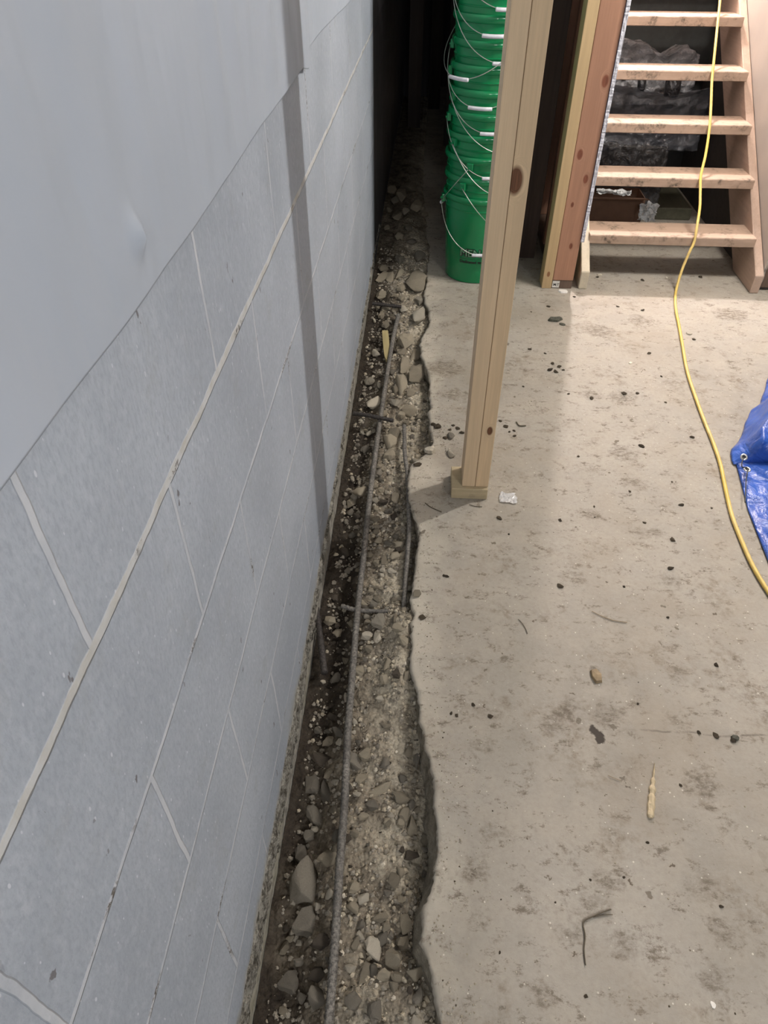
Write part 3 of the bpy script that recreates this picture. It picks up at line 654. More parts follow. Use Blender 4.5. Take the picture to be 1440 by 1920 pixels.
STONES = [ # px, py, width px, height px, tone, rotation
(559,1655,56,84,'grey',10),(571,1734,48,55,'grey',-10),(567,1605,25,38,'grey',10),(614,1612,38,38,'tan',0),(590,1555,15,13,'pale',0),(579,1569,22,25,'grey',20),(617,1679,16,20,'pale',30),(599,1679,10,18,'pale',20),(726,1541,16,15,'tan',0),(772,1551,22,42,'tan',-5),(752,1541,16,26,'tan',10),(663,1664,24,26,'tan',0),(681,1688,22,22,'pale',0),(712,1722,34,18,'tan',-20),(740,1651,22,32,'tan',10),(750,1639,15,22,'tan',0),(761,1734,24,36,'tan',-15),(724,1740,17,20,'tan',0),(675,1755,18,18,'pale',0),(666,1771,14,28,'tan',20),(700,1780,36,40,'pale',15),(715,1765,24,32,'grey',0),(755,1771,26,32,'tan',0),(738,1801,32,38,'tan',0),(700,1823,18,26,'grey',0),(685,1829,20,46,'tan',10),(657,1817,24,18,'pale',0),(593,1871,34,42,'grey',-20),(541,1844,40,40,'grey',0),(521,1777,15,28,'tan',20),(544,1761,16,16,'tan',0),(562,1768,13,12,'pale',0),(532,1896,18,18,'tan',0),(737,1853,18,20,'tan',0),(721,1832,26,24,'tan',30),(727,1676,18,16,'grey',0),(626,1596,15,25,'tan',-10),
(709,1170,27,27,'pale',0),(740,1162,10,33,'tan',-5),(633,1189,19,22,'tan',0),(691,1218,18,15,'tan',0),(601,1279,11,8,'pale',0),(648,1309,8,20,'pale',0),(646,1351,7,22,'pale',0),(616,1393,20,25,'tan',30),(580,1370,18,14,'grey',0),(684,1418,22,24,'tan',30),(663,1429,30,34,'grey',0),(722,1362,24,14,'tan',20),(563,1470,28,38,'grey',-10),(713,1482,52,18,'tan',-32),(630,1468,19,12,'pale',-15),(584,1498,12,11,'pale',0),(600,1428,56,30,'dark',10),(611,1487,22,42,'grey',-10),(624,1520,14,14,'tan',0),(591,1534,30,48,'grey',-25),(750,1498,34,28,'tan',35),(757,1529,20,36,'tan',15),(727,1543,15,17,'tan',0),(754,1462,17,17,'grey',0),(781,1429,14,42,'grey',5),(763,1270,14,22,'tan',10),(766,1407,16,30,'tan',0),(635,1393,11,14,'pale',0),(616,1451,13,24,'tan',20),
(700,761,28,24,'pale',0),(690,717,20,14,'pale',-20),(682,741,8,7,'pale',0),(752,727,24,36,'tan',0),(780,710,30,24,'tan',0),(742,760,24,16,'pale',0),(767,772,32,20,'tan',10),(752,780,16,14,'tan',0),(679,812,9,11,'pale',0),(691,815,10,10,'pale',0),(700,809,8,9,'pale',0),(740,815,22,20,'tan',0),(730,835,28,22,'tan',0),(662,860,10,15,'grey',0),(805,847,26,18,'pale',10),(845,852,14,17,'pale',-10),(730,857,24,20,'tan',0),(652,900,9,12,'pale',0),(675,927,26,20,'tan',0),(646,944,18,22,'tan',20),(664,935,14,12,'pale',0),(635,979,11,10,'grey',0),(720,1052,12,20,'tan',0),(740,1045,20,16,'tan',0),(735,1072,20,11,'pale',0),(717,1070,11,10,'pale',0),(716,1080,10,9,'pale',0),(726,1096,10,9,'tan',0),(705,1057,14,13,'tan',0),(742,935,16,22,'tan',0),(845,820,15,12,'grey',0),(782,1115,16,14,'tan',0),(757,1147,12,12,'tan',0),(670,1035,12,11,'grey',0),(652,1072,13,12,'grey',0),(627,1037,20,17,'dark',0),
(765,358,31,14,'tan',0),(752,373,22,14,'tan',0),(732,519,16,18,'tan',0),(748,517,13,16,'tan',20),(713,523,15,18,'tan',20),(719,507,18,12,'tan',0),(780,528,42,44,'tan',0),(752,544,18,10,'tan',0),(709,557,19,14,'tan',0),(752,563,14,11,'tan',0),(771,561,10,18,'tan',0),(786,565,17,18,'pale',0),(707,578,10,22,'tan',0),(723,580,15,12,'tan',0),(740,582,13,10,'tan',0),(757,582,17,12,'pale',0),(715,594,13,10,'tan',0),(696,602,6,6,'pale',0),(784,598,26,28,'pale',0),(761,642,32,32,'tan',0),(755,663,18,12,'tan',0),(777,671,24,28,'tan',20),(759,690,18,28,'tan',0),(784,707,28,28,'tan',0),(705,665,17,12,'pale',0),(723,611,15,16,'tan',0),(734,619,9,8,'tan',0),(740,380,16,10,'pale',0),(730,395,14,10,'tan',0),(745,410,20,12,'tan',0),(760,400,16,9,'pale',0),(735,360,18,10,'tan',0),(725,430,12,8,'tan',0),(748,445,18,10,'tan',0),(780,392,22,12,'tan',0),(795,405,16,9,'tan',0),(765,430,16,9,'grey',0),(772,455,18,9,'grey',0),(750,490,20,10,'grey',0),(786,486,24,14,'grey',0),
(742,1010,14,10,'grey',0),(705,1000,14,10,'tan',0),(728,1020,18,10,'grey',0),(695,1110,14,9,'tan',0),(738,1125,14,10,'tan',0),(672,900,8,8,'tan',0),(655,835,10,7,'grey',0),(668,790,9,7,'pale',0),(740,735,14,13,'tan',0),(770,740,16,12,'tan',0),(735,700,14,10,'grey',0)]
TN = {'pale': 'pale cream', 'tan': 'dusty tan', 'grey': 'dirty grey', 'dark': 'dark damp'}
ORD = ['', 'second ', 'third ', 'fourth ', 'fifth ', 'sixth ', 'seventh ', 'eighth ', 'ninth ', 'tenth ', 'eleventh ', 'twelfth ']
recs = []; taken = []
for i, (px, py, w, h_, tone, rot) in enumerate(STONES):
    p, z = ground_hit(px, py); k = px_per_m(Vector((p.x, p.y, z))); sx = w/k; dv = p-Vector((CX, 0, H)); sy = h_/k/(abs(dv.z)/dv.length)*.92
    sy = min(sy, sx*2.6); sz = min(sx, sy)*random.Random(i).uniform(.55, .8)
    if p.x < .035+sx/2 and p.y < 3.2: p.x = .03+sx/2
    recs.append((p, z, sx, sy, sz, tone, rot, i)); taken.append((p.x, p.y, max(sx, sy)/2))
cells = {}
for r in recs:
    p = r[0]; big = max(r[2], r[3]); sw = 'large' if big > .045 else 'medium' if big > .027 else 'small'
    shp = 'slab chunk' if big > .07 and r[2] > r[4]*1.3 and p.y > 2 else 'sliver' if max(r[2], r[3]) > 2*min(r[2], r[3]) else 'stone'
    cells.setdefault((sw, r[5], shp, side_word(p), band_word(p)), []).append(r)
for key, rs in cells.items():
    rs.sort(key=lambda r: r[0].y)
    for n_, (p, z, sx, sy, sz, tone, rot, i) in enumerate(rs):
        me = PROTO[tone][(i*5) % 9]; o = bpy.data.objects.new('rubble_stone', me); C.objects.link(o)
        if i == 0: me = me.copy(); o.data = me
        o.location = (p.x, p.y, z+sz*.34); o.scale = (sx, sy, sz); o.rotation_euler = (random.Random(i).uniform(-.15, .15), random.Random(i+5).uniform(-.15, .15), math.radians(-rot))
        lab = '%s %s %s %s, %s' % (key[0], TN[key[1]], key[2], key[3], key[4])
        if len(rs) > 1: lab = ('%s, %snearest' % (lab, ORD[n_])) if n_ < 12 else lab
        tag(o, lab, 'stone', 'rubble stones in the trench')
# small stones nobody would tell apart
rnd = random.Random(3); cnt = 0
while cnt < 285:
    y = rnd.choice([rnd.uniform(.25, 1.2), rnd.uniform(.3, 1.9), rnd.uniform(1.2, 3.2)]); e = edge_x(y); t = rnd.random()**.8; x = .03+(e-.04)*t
    if .78 < y < 1.0 and t > .5 and rnd.random() < .75: continue
    s = (rnd.uniform(.007, .016) if rnd.random() < .6 else rnd.uniform(.016, .030))*(1.1 if y > 1.8 else 1)
    if any((x-a)**2+(y-b)**2 < (r_*.9+s*.4)**2 for a, b, r_ in taken): continue
    taken.append((x, y, s/2)); cnt += 1
    tone = rnd.choices(['pale', 'tan', 'grey', 'dark'], [2, 6, 4, 1] if t > .3 else [1, 2, 4, 5])[0]
    o = bpy.data.objects.new('rubble_pebble', rnd.choice(PROTO[tone])); C.objects.link(o); z = ground_z(x, y, False)
    o.location = (x, y, z+s*.27); o.scale = (s, s*rnd.uniform(.7, 1.5), s*rnd.uniform(.5, .8)); o.rotation_euler = (rnd.uniform(-.3, .3), rnd.uniform(-.3, .3), rnd.uniform(0, 6.28))
    side = 'wall side' if t < .45 else 'slab side'; part = 'near third' if y < .8 else 'middle third' if y < 1.6 else 'far third'
    tag(o, '%s pebble bedded in the trench soil, %s of its %s' % ({'pale': 'pale cream', 'tan': 'tan', 'grey': 'grey', 'dark': 'dark'}[tone], side, part), 'pebble', '%s pebbles, %s, %s' % (tone, side, part))
# grit: uncountable crumbs
bm = bmesh.new(); rnd = random.Random(5)
def crumb(bm, x, y, z, s, k=5):
    vs_ = []
    for i in range(k+1):
        a = rnd.uniform(0, 6.28); c = rnd.uniform(-1, 1); q = math.sqrt(1-c*c); vs_.append(bm.verts.new((x+s*q*math.cos(a), y+s*q*math.sin(a), z+s*.7*c)))
    try: bmesh.ops.convex_hull(bm, input=vs_)
    except Exception: pass
def crumb_fast(V, Fc, x, y, z, s, ax=1.0):
    b = len(V); a = rnd.uniform(0, 6.28); up = s*rnd.uniform(.4, .8)
    for i in range(5):
        q = a+i*1.2566+rnd.uniform(-.3, .3); r_ = s*rnd.uniform(.7, 1.15); V.append((x+r_*math.cos(q), y+r_*math.sin(q)*ax, z-s*.15))
    c2 = len(V)
    for i in range(3):
        q = a+i*2.09+rnd.uniform(-.4, .4); r_ = s*rnd.uniform(.3, .65); V.append((x+r_*math.cos(q), y+r_*math.sin(q)*ax, z+up*rnd.uniform(.7, 1)))
    Fc += [(b, b+1, c2), (b+1, b+2, c2+1), (b+2, b+3, c2+1), (b+3, b+4, c2+2), (b+4, b, c2), (c2, b+1, c2+1), (c2+1, b+3, c2+2), (c2+2, b+4, c2), (c2, c2+1, c2+2)]
def crumbs(name, n, gen, mats, label, cat):
    V = []; Fc = []; MI = []
    for _ in range(n):
        g_ = gen()
        if g_ is None: continue
        x, y, z, s, mi = g_; k = len(Fc); crumb_fast(V, Fc, x, y, z, s); MI += [mi]*(len(Fc)-k)
    me = bpy.data.meshes.new(name); me.from_pydata(V, [], Fc)
    for m_ in mats: me.materials.append(m_)
    for p, mi in zip(me.polygons, MI): p.material_index = mi
    o = bpy.data.objects.new(name, me); C.objects.link(o); return tag(o, label, cat, kind='stuff')
def g1():
    y = .15+3.3*rnd.random()**1.3; e = edge_x(y); t = rnd.random(); x = .02+(e-.02)*t
    dens = noise.noise(Vector((x*14, y*9, 3)))+.35
    if rnd.random() > .35+dens: return None
    if t < .42 and rnd.random() < .35: return None
    s = (.0010+.0065*rnd.random()**2.2)*(1 if y < 1.3 else 1.3)
    mi = rnd.choices([0, 1, 2], [1, 5, 7] if t > .42 else [1, 3, 26])[0]
    return x, y, ground_z(x, y, False)+.001, s, mi
crumbs('trench_gravel', 12000, g1, [M_pale, M_tan, M_grey], 'fine broken concrete grit scattered over the trench soil', 'gravel')
def g2():      # grit and dust crumbs spilled on the slab by the edge and around the post
    r_ = rnd.random()
    if r_ < .5: y = .25+2.7*rnd.random()**1.2; x = edge_x(y)+.008+abs(rnd.gauss(0, .05))
    elif r_ < .72:
        c = rnd.choice([(818, 812), (862, 810), (845, 838), (905, 905), (1040, 695), (1170, 745), (990, 760)]); q = at_z(*c); x = rnd.gauss(q.x, .035); y = rnd.gauss(q.y, .03)
    else: x = rnd.uniform(.32, 1.65); y = rnd.uniform(.2, 3.0)
    return x, y, .0005, rnd.uniform(.0006, .0021), rnd.choices([0, 1, 2], [4, 6, 1])[0]
crumbs('floor_grit', 2200, g2, [M_pale, M_tan, M_clod], 'tiny crumbs of dirt and concrete scattered over the slab', 'grit')

# dirt clods on the slab
CL = [(1042,697,9),(1031,694,12),(1048,688,7),(1056,694,6),(1036,682,8),(1022,663,5),(993,655,6),(981,725,5),(1066,739,6),(1109,747,9),(1170,738,9),(1195,738,7),(1301,637,7),(1217,663,8),(1298,820,9),(1203,837,9),(1084,856,6),(1248,755,5),(1181,922,6),(1260,904,4),(1208,980,6),(1114,950,5),(1050,976,6),(1277,947,8),(1261,1012,10),(1257,1066,11),(1334,953,4),(1050,1099,11),(954,1002,5),(936,972,10),(948,800,9),(964,808,7),(965,818,8),(955,810,5),(820,800,14),(812,796,9),(858,804,10),(866,812,8),(850,798,6),(835,822,10),(843,806,7),(938,790,7),(833,1080,6),(887,1322,9),(919,1343,10),(846,1338,7),(856,1342,6),(1252,1158,6),(1343,1247,9),(1115,970,4),(791,1158,12),(838,1081,8),(783,872,12),(1240,706,5),(1028,575,6),(996,585,4),(1077,557,5),(937,1786,6),(1170,1100,5),(1196,1320,5),(1276,1473,7),(1214,1580,6),(1170,1645,4),(1107,1650,5),(1041,1692,4),(1342,1380,12),(1375,1388,14),(1310,1374,9),(1158,575,6),(1205,582,7),(1313,520,7),(1120,520,6),(1205,526,9),(1352,1700,8),(1098,1868,6)]
me_cl = [m_.copy() for m_ in PROTO['dark'][:4]]
for m_ in me_cl: m_.materials.clear(); m_.materials.append(M_clod)
def floor_zone(px, py):
    row = 'by the stairs' if py < 620 else 'far from the camera' if py < 760 else 'level with the post foot' if py < 1000 else 'mid floor' if py < 1250 else 'nearer the camera' if py < 1500 else 'nearest the camera'
    colw = 'beside the trench' if px < 900 else 'between post and cord' if px < 1200 else 'towards the right frame edge'
    return row, colw
zone = {}
for i, (px, py, w) in enumerate(CL): zone.setdefault(floor_zone(px, py), []).append((i, px, py, w))
for (row, colw), lst in zone.items():
    lst.sort(key=lambda a: -a[3])
    for n_, (i, px, py, w) in enumerate(lst):
        p = at_z(px, py); s = w/px_per_m(p); o = bpy.data.objects.new('dirt_clod', me_cl[i % 4]); C.objects.link(o)
        o.location = (p.x, p.y, s*.12); o.scale = (s, s*random.Random(i).uniform(.7, 1.4), s*.38); o.rotation_euler = (0, 0, i*1.3)
        tag(o, ('%slargest dark dirt clod %s, %s' % (ORD[n_], row, colw)) if n_ < 6 else 'tiny dark dirt clod %s, %s' % (row, colw), 'dirt clod', 'dirt clods on the slab')
# distinct bits of debris on the slab
def chip(px, py, w, h_, t, rot, mat, label, cat, name, seed=0, n=9):
    p = at_z(px, py); k = px_per_m(p); sx = w/k; sy = h_/k/.75; bm = bmesh.new(); r_ = random.Random(seed); lo = []; hi = []
    for i in range(n):
        a = 2*math.pi*i/n; q = r_.uniform(.72, 1.08); v = Matrix.Rotation(math.radians(rot), 2) @ Vector((math.cos(a)*sx/2*q, math.sin(a)*sy/2*q))
        lo.append(bm.verts.new((p.x+v.x, p.y+v.y, .0008))); hi.append(bm.verts.new((p.x+v.x*.86, p.y+v.y*.86, t*r_.uniform(.6, 1.1))))
    c = bm.verts.new((p.x+sx*.05, p.y, t*1.15))
    for i in range(n):
        j = (i+1) % n; bm.faces.new((lo[i], lo[j], hi[j], hi[i])); bm.faces.new((hi[i], hi[j], c))
    bm.faces.new(lo[::-1]); bmesh.ops.recalc_face_normals(bm, faces=bm.faces)
    return tag(obj(name, bm, mat, loc=p), label, cat)
chip(1055, 547, 24, 11, .008, -10, plain('white_chip', (.72, .70, .64), .8, bump=.003), 'flat white gypsum chip lying before the framed wall end', 'chip', 'gypsum_chip', 3, 7)
chip(1117, 1269, 24, 24, .009, 15, wood('chip_wood', (.36, .27, .16), 0, contrast=.5, dark=(.1, .06, .03)), 'splintered square wood chip in the middle of the floor', 'wood chip', 'wood_chip', 5, 6)
chip(1293, 626, 14, 10, .004, 20, M_pale, 'pale curled flake right of the yellow cord near the stairs', 'flake', 'paint_flake', 8)
chip(1337, 1884, 12, 10, .0015, 0, plain('paint_spot', (.78, .75, .68), .6), 'round white paint drop in the lower right foreground', 'paint drop', 'paint_drop', 9)
chip(1124, 516, 12, 7, .005, 0, M_pale, 'small pale chip just under the lowest tread, left', 'chip', 'gypsum_chip', 10)
chip(1250, 521, 6, 6, .004, 0, M_pale, 'tiny pale chip under the lowest tread near the cord', 'chip', 'gypsum_chip', 12)
chip(806, 846, 24, 16, .014, 10, M_pale, 'cream concrete flake at the slab corner left of the post', 'flake', 'concrete_flake', 13)
chip(702+480, 681, 10, 5, .003, 60, plain('pale_stick', (.66, .6, .48), .8), 'little pale splinter in the far middle of the floor', 'splinter', 'wood_splinter', 14)
def splinter(pts, wid, t, mat, label, name='wood_splinter'):
    P = [at_z(x, y) for x, y in pts]; bm = bmesh.new(); n = 26; rows = []
    path = smooth_path(P, .004)
    for i, p in enumerate(path):
        u = i/(len(path)-1); d = (path[min(i+1, len(path)-1)]-path[max(i-1, 0)]).normalized(); s_ = Vector((-d.y, d.x, 0))
        w_ = wid*lerp_keys([(0, .05), (.25, .35), (.5, .8), (.8, 1), (.95, .85), (1, .5)], u)*(1+.5*noise.noise(Vector((i*.45, 1, 2)))); th = t*(.3+.7*w_/wid)
        rows.append([bm.verts.new(p+s_*(w_*a/2)+Vector((0, 0, b*th+.0004))) for a, b in ((-1, 0), (-.8, .7), (-.2, 1+.2*noise.noise(Vector((i*.9, 3, 1)))), (.5, .8), (1, .1), (.3, 0))])
    for a, b in zip(rows, rows[1:]):
        for k in range(6): bm.faces.new((a[k], a[(k+1) % 6], b[(k+1) % 6], b[k]))
    bm.faces.new(rows[0][::-1]); bm.faces.new(rows[-1]); bmesh.ops.recalc_face_normals(bm, faces=bm.faces)
    return tag(obj(name, bm, mat, loc=P[0]), label, 'wood splinter')
splinter([(1227, 1432), (1225, 1455), (1222, 1490), (1219, 1534)], .0155, .008, wood('splinter_wood', (.66, .54, .35), 1, contrast=.45), 'long pointed pale wood splinter in the right foreground')
def strand(pts, r, mat, label, name, cat, z=.002, taper=True):
    path = smooth_path([at_z(x, y, z if not isinstance(z, (list, tuple)) else z[i]) for i, (x, y) in enumerate(pts)], .003); bm = bmesh.new(); L = len(path)
    tube(bm, path, r, 6, (lambda i, s, q: .4+.6*math.sin(math.pi*min(1, max(0, (i+2)/(L+4))))**.3) if taper else None); return tag(obj(name, bm, mat, loc=path[0], smooth=True), label, cat)
M_twig = plain('twig', (.11, .09, .06), .8); M_straw = plain('straw', (.26, .20, .12), .8)
tw = strand([(1098, 1810), (1095, 1780), (1097, 1755), (1094, 1729), (1110, 1719), (1128, 1711), (1146, 1705)], .0013, M_twig, 'bent thin twig forming a hook in the near foreground', 'twig', 'twig', .0025)
strand([(1112, 1720), (1130, 1716), (1149, 1715)], .0009, M_twig, 'second thin twig stub beside the bend of the hooked twig', 'twig', 'twig', .002)
strand([(972, 1161), (980, 1170), (986, 1180), (989, 1188)], .0009, M_twig, 'short curved dark fibre on the floor left of the straw', 'fibre', 'twig')
strand([(1110, 1146), (1128, 1155), (1150, 1163), (1176, 1167)], .001, M_straw, 'long bent straw lying on the open floor', 'straw', 'straw_stem')
strand([(1140, 1454), (1164, 1464)], .0006, M_straw, 'fine straw piece left of the big splinter', 'straw', 'straw_stem')
strand([(797, 943), (808, 951), (828, 960)], .0016, M_twig, 'short twig at the slab edge below the wood block', 'twig', 'twig')
strand([(880, 946), (890, 949), (904, 950)], .0011, M_twig, 'tiny curved twig just in front of the wood block', 'twig', 'twig')
strand([(968, 791), (974, 798), (986, 798)], .0022, M_twig, 'small hooked bark curl right of the post', 'bark', 'bark_curl', .003)
# leaf-like bark debris near the far floor
for j, (px, py, w, h_, rot, l) in enumerate(((1040, 601, 30, 11, 12, 'larger curled dark bark scrap on the floor before the stairs'), (1054, 609, 16, 6, -30, 'smaller dark bark scrap touching the larger one before the stairs'), (1378, 1384, 15, 10, 0, 'dark torn scrap at the crack on the right foreground'))):
    chip(px, py, w, h_, .012 if j == 0 else .006, rot, plain('bark', (.075, .075, .055), .8, var=.5, sc=120), l, 'bark', 'bark_scrap', 20+j)
# glittering bit of clear film next to the post foot
p = at_z(952, 935); bm = bmesh.new()
grid(bm, 16, 12, lambda u, v: (p.x+(u-.5)*.05+.005*fbm(u*3, v*3, 1), p.y+(v-.5)*.045+.005*fbm(u*3, v*3, 5), .003+.006*abs(fbm(u*5, v*5, 9))))
m = NT('clear_film', .12, spec=.8); m.col((.85, .85, .84)); m.b.inputs['Transmission Weight'].default_value = .35; m.b.inputs['IOR'].default_value = 1.3
tag(obj('plastic_scrap', bm, m.m, loc=p), 'glinting scrap of clear plastic film right of the post foot', 'plastic scrap')
# yellow wood piece standing in the far trench rubble
pA = at_z(722, 626, -.03); pB = at_z(727, 684, -.05); bm = bmesh.new(); d = (pB-pA); s_ = Vector((-d.y, d.x, 0)).normalized()
for k in (0,):
    prof = [(-1, 0), (-1, 1), (1, 1), (1, 0)]; rings = []
    for t, w_ in ((0, .9), (.3, 1), (.6, .95), (.85, .8), (1, .12)):
        c = pA+d*t; rings.append([bm.verts.new(c+s_*(a*.013*w_)+Vector((0, 0, .004+b*.012))) for a, b in prof])
    for a, b in zip(rings, rings[1:]):
        for q in range(4): bm.faces.new((a[q], a[(q+1) % 4], b[(q+1) % 4], b[q]))
    bm.faces.new(rings[0][::-1]); bm.faces.new(rings[-1])
bmesh.ops.recalc_face_normals(bm, faces=bm.faces)
tag(obj('wood_wedge', bm, wood('wedge_wood', (.48, .40, .20), 1, contrast=.4), loc=(pA+pB)/2), 'yellowish pointed wood piece in the far trench left of the long bar', 'wood piece')

# ------------------------------------------------------------------ wall liner
def liner_mat():
    m = NT('white_liner', .5, spec=.3); n = m.noise(2.2, 3); m.col(m.mix(m.ramp(n, .3, .7), (.385, .43, .49), (.44, .485, .55)))
    m.bump(m.noise(3.0, 3, .5, m.map(scale=(1, 3.2, .8))), .02, .5); return m.m
M_liner = liner_mat()
def liner(y0, y1, zb, label, bumps, x_in, seed):
    bm = bmesh.new(); n = int((y1-y0)/.006)
    def fn(u, v):
        y = y0+(y1-y0)*u; zbot = zb(y); z = zbot+(2.29-zbot)*(v**1.5)
        x = x_in+.006+.006*fbm(y*1.6, z*1.4, seed, 3)
        amp = lerp_keys([(.2, .25), (.75, .6), (1.05, 1), (1.5, 1), (5, .6)], y)*min(1, max(0, (z-zbot-.02)/.10))
        x += amp*.0042*math.sin(y*58+2.4*fbm(y*4, z*1.1, seed+1, 2)+z*2.2)*max(.1, .6+fbm(y*5, z*1.6, seed+4, 2))
        for by, bz, br in bumps:
            d2 = ((y-by)**2+((z-bz)*.75)**2)/br**2
            if d2 < 4: x += .010*math.exp(-d2*1.6)
        return (max(x, .0022), y, z)
    grid(bm, n, 70, fn); o = obj('wall_liner', bm, M_liner, smooth=True, loc=(0, (y0+y1)/2, zb(y0)))
    s = o.modifiers.new('t', 'SOLIDIFY'); s.thickness = .0014; s.offset = 1; return tag(o, label, 'plastic sheet')
bq = at_x(229, 443)
liner(-.8, 1.545, lambda y: lerp_keys([(-.8, 1.10), (.31, 1.099), (.55, 1.096), (1.0, 1.099), (1.45, 1.103), (1.52, 1.09), (1.545, 1.13)], y)+.0012*fbm(y*9, 0, 3, 2), 'white plastic liner hanging on the block wall, near part with a fastener bump', [(bq.y, bq.z, .013)], .0, 1)
liner(1.50, 3.28, lambda y: 1.112-.006*math.sin(y*3), 'white plastic liner beyond the seam, on the far part of the block wall', [], .003, 9)

# ------------------------------------------------------------------ yellow cord
CO = []
def nose_pt(px, py, y): return at_y(px, py, y)
def plane_pt(px, py, off):      # on the plane through the tread noses
    r = ray(px, py); n = Vector((0, -.745, 1)); p0 = Vector((0, 3.138, .2+off)); o0 = Vector((CX, 0, H)); return o0+r*((p0-o0).dot(n)/r.dot(n))
for px, py in ((1353, -60), (1350, 0), (1346, 40), (1340, 100), (1335, 150), (1333, 200), (1330, 243), (1323, 290), (1314, 330), (1313, 360), (1312, 390), (1306, 430)): CO.append(plane_pt(px, py, .014))
CO.append(nose_pt(1301, 455, 3.125)); CO.append(nose_pt(1292, 474, 3.105)); CO.append(nose_pt(1278, 508, 3.075))
cord_px = [(1268, 543), (1266, 562), (1268, 585), (1274, 615), (1280, 650), (1286, 685), (1293, 712), (1306, 750), (1320, 788), (1337, 830), (1350, 868), (1358, 905), (1366, 942), (1374, 972), (1388, 1008), (1406, 1050), (1425, 1085), (1445, 1116), (1480, 1165), (1540, 1240)]
CO += [at_z(x, y, .0065) for x, y in cord_px]+[Vector(p) for p in ((1.24, .72, .0065), (1.42, .35, .0065), (1.75, .1, .0065), (2.2, .05, .0065), (2.6, -.3, .0065))]
m = NT('yellow_cord', .45, spec=.45); n = m.noise(25, 4); f = m.noise(6, 3); m.col(m.mix(m.ramp(n, .45, .7, 0, .5), m.mix(m.ramp(f, .35, .65), (.68, .50, .09), (.74, .55, .19)), (.42, .30, .12)))
bm = bmesh.new(); path = smooth_path(CO, .006); tube(bm, path, .0058, 12, lambda i, s, q: 1+.035*math.sin(s*260+q)); tag(obj('extension_cord', bm, m.m, smooth=True, loc=CO[16]), 'yellow extension cord running down the staircase and across the floor', 'cord')

# ------------------------------------------------------------------ blue tarp
def tarp_mat():
    m = NT('blue_tarp', .30, spec=.6); n = m.noise(6, 4, .6, dist=.6)
    col = m.mix(m.ramp(n, .35, .65), (.022, .075, .36), (.035, .125, .52))
    w1 = m.math('MULTIPLY', m.ramp(m.noise(9, 5, .7, m.map(loc=(2, 2, 2))), .56, .66, 0, .28), m.ramp(m.noise(90, 3, .6), .4, .6)); col = m.mix(w1, col, (.45, .50, .75))
    m.col(col); a = m.noise(14, 4, .6, dist=1.0); d, _ = m.vor(420, rand=.2); m.bump(m.math('ADD', a, m.math('MULTIPLY', d, .03)), .012, .8); m.rough(m.ramp(n, .3, .7, .22, .42)); return m.m
M_tarp = tarp_mat()
tz = at_z(1384, 870); tp = thing('blue_tarp', (tz.x+.1, tz.y, 0), 'crumpled shiny blue tarp heaped on the floor at the right edge', 'tarp')
# lower sheet lies flat, its left hem runs to the lower right
A = at_z(1379, 872); B = at_z(1402, 960); Cc = at_z(1440, 1058); D = at_z(1500, 1200)
bm = bmesh.new()
def low(u, v):
    y = A.y+.05+(D.y-A.y-.05)*u; hx = lerp_keys(sorted([(A.y+.06, A.x-.004), (A.y, A.x), (B.y, B.x), (Cc.y, Cc.x), (D.y, D.x)]), y)
    x = hx+.55*v; w_ = min(1, v/.03)
    z = .005+w_*(.008+.012*(fbm(x*7, y*7, 3, 3)+.35)+.004*fbm(x*22, y*22, 8, 3)); return (x, y, max(.004, z))
grid(bm, 110, 110, low); o = obj('lower_sheet', bm, M_tarp, tp, smooth=True); s = o.modifiers.new('t', 'SOLIDIFY'); s.thickness = .0012
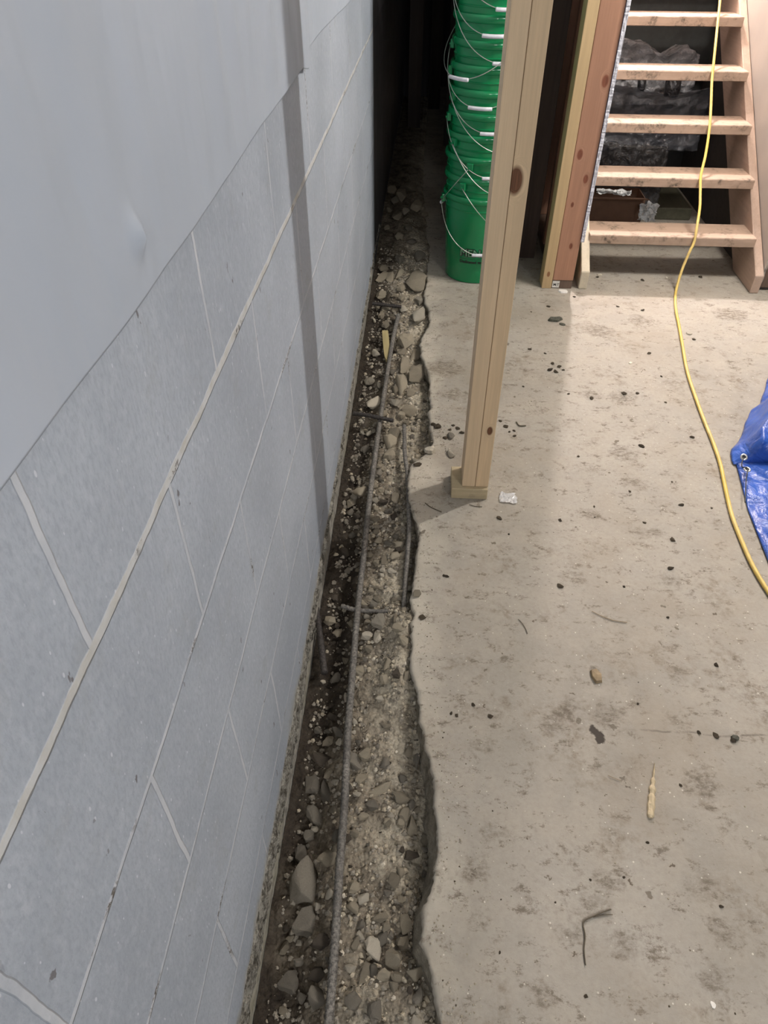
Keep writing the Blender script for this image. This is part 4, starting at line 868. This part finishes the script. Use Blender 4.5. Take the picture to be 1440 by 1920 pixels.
# upper fold bulges up, rounded front roll over the lower sheet
bm = bmesh.new(); K = sorted([(at_z(x, y).y, at_z(x, y).x) for x, y in ((1372, 866), (1374, 845), (1390, 820), (1401, 780), (1407, 770), (1425, 760), (1437, 722), (1450, 690))])
y0, y1 = A.y-.004, A.y+.62
def up(u, v):
    y = y0+(y1-y0)*v; hx = lerp_keys(K, y); x = hx+.5*u
    rise = math.sin(min(1, u/.5)*math.pi/2)*.13+.05*u
    front = math.sqrt(max(0, 1-(1-min(1, v/.10))**2))
    taper = math.sqrt(max(0, 1-max(0, (u-.7)/.3)**2))*math.sqrt(max(0, 1-max(0, (v-.7)/.3)**2)); rise *= taper
    z = .006+rise*front*(1+.25*fbm(x*6, y*5, 2, 3))+.022*abs(fbm(x*11, y*8, 7, 3))*min(1, u/.05)*front
    ridge = math.exp(-((x-hx-.055)/.016)**2)*.03*front; z += ridge
    return (x+.01*fbm(y*9, z*5, 4, 2), y-(.028*math.sin(min(1, v/.12)*math.pi)*min(1, u*5) if v < .12 else 0), max(.006, z))
grid(bm, 110, 130, up); o = obj('upper_fold', bm, M_tarp, tp, smooth=True); s = o.modifiers.new('t', 'SOLIDIFY'); s.thickness = .0012
M_alu = plain('aluminium', (.72, .71, .68), .35, .7)
def eyelet(px, py, z, tilt):
    p = at_z(px, py, z); bm = bmesh.new(); ring = []; R, r_ = .0082, .0030
    for i in range(28):
        a = 2*math.pi*i/28; ring.append([bm.verts.new(Vector((math.cos(a)*(R+r_*math.cos(b)), math.sin(a)*(R+r_*math.cos(b)), r_*.6*math.sin(b)))) for b in [2*math.pi*k/8 for k in range(8)]])
    for i in range(28):
        for k in range(8): bm.faces.new((ring[i][k], ring[(i+1) % 28][k], ring[(i+1) % 28][(k+1) % 8], ring[i][(k+1) % 8]))
    for v in bm.verts: v.co = Matrix.Rotation(tilt, 3, 'X') @ v.co + p
    o = obj('eyelet', bm, M_alu, tp, smooth=True)
    bm = bmesh.new(); c = [bm.verts.new(Matrix.Rotation(tilt, 3, 'X') @ Vector((math.cos(a)*.0072, math.sin(a)*.0072, -.001))+p) for a in [2*math.pi*k/20 for k in range(20)]]; bm.faces.new(c)
    h = obj('eyelet_hole', bm, M_ink, o); return p
e1 = eyelet(1395, 857, .034, math.radians(38)); e2 = eyelet(1401, 880, .030, math.radians(8))
bm = bmesh.new(); tube(bm, smooth_path([e1+Vector((0, 0, .001)), at_z(1391, 868, .045), at_z(1392, 876, .04), e2+Vector((0, 0, .003)), at_z(1399, 900, .028), at_z(1398, 925, .024), at_z(1397, 942, .020)], .003), .0017, 7); obj('tie_string', bm, M_ink, tp, smooth=True)
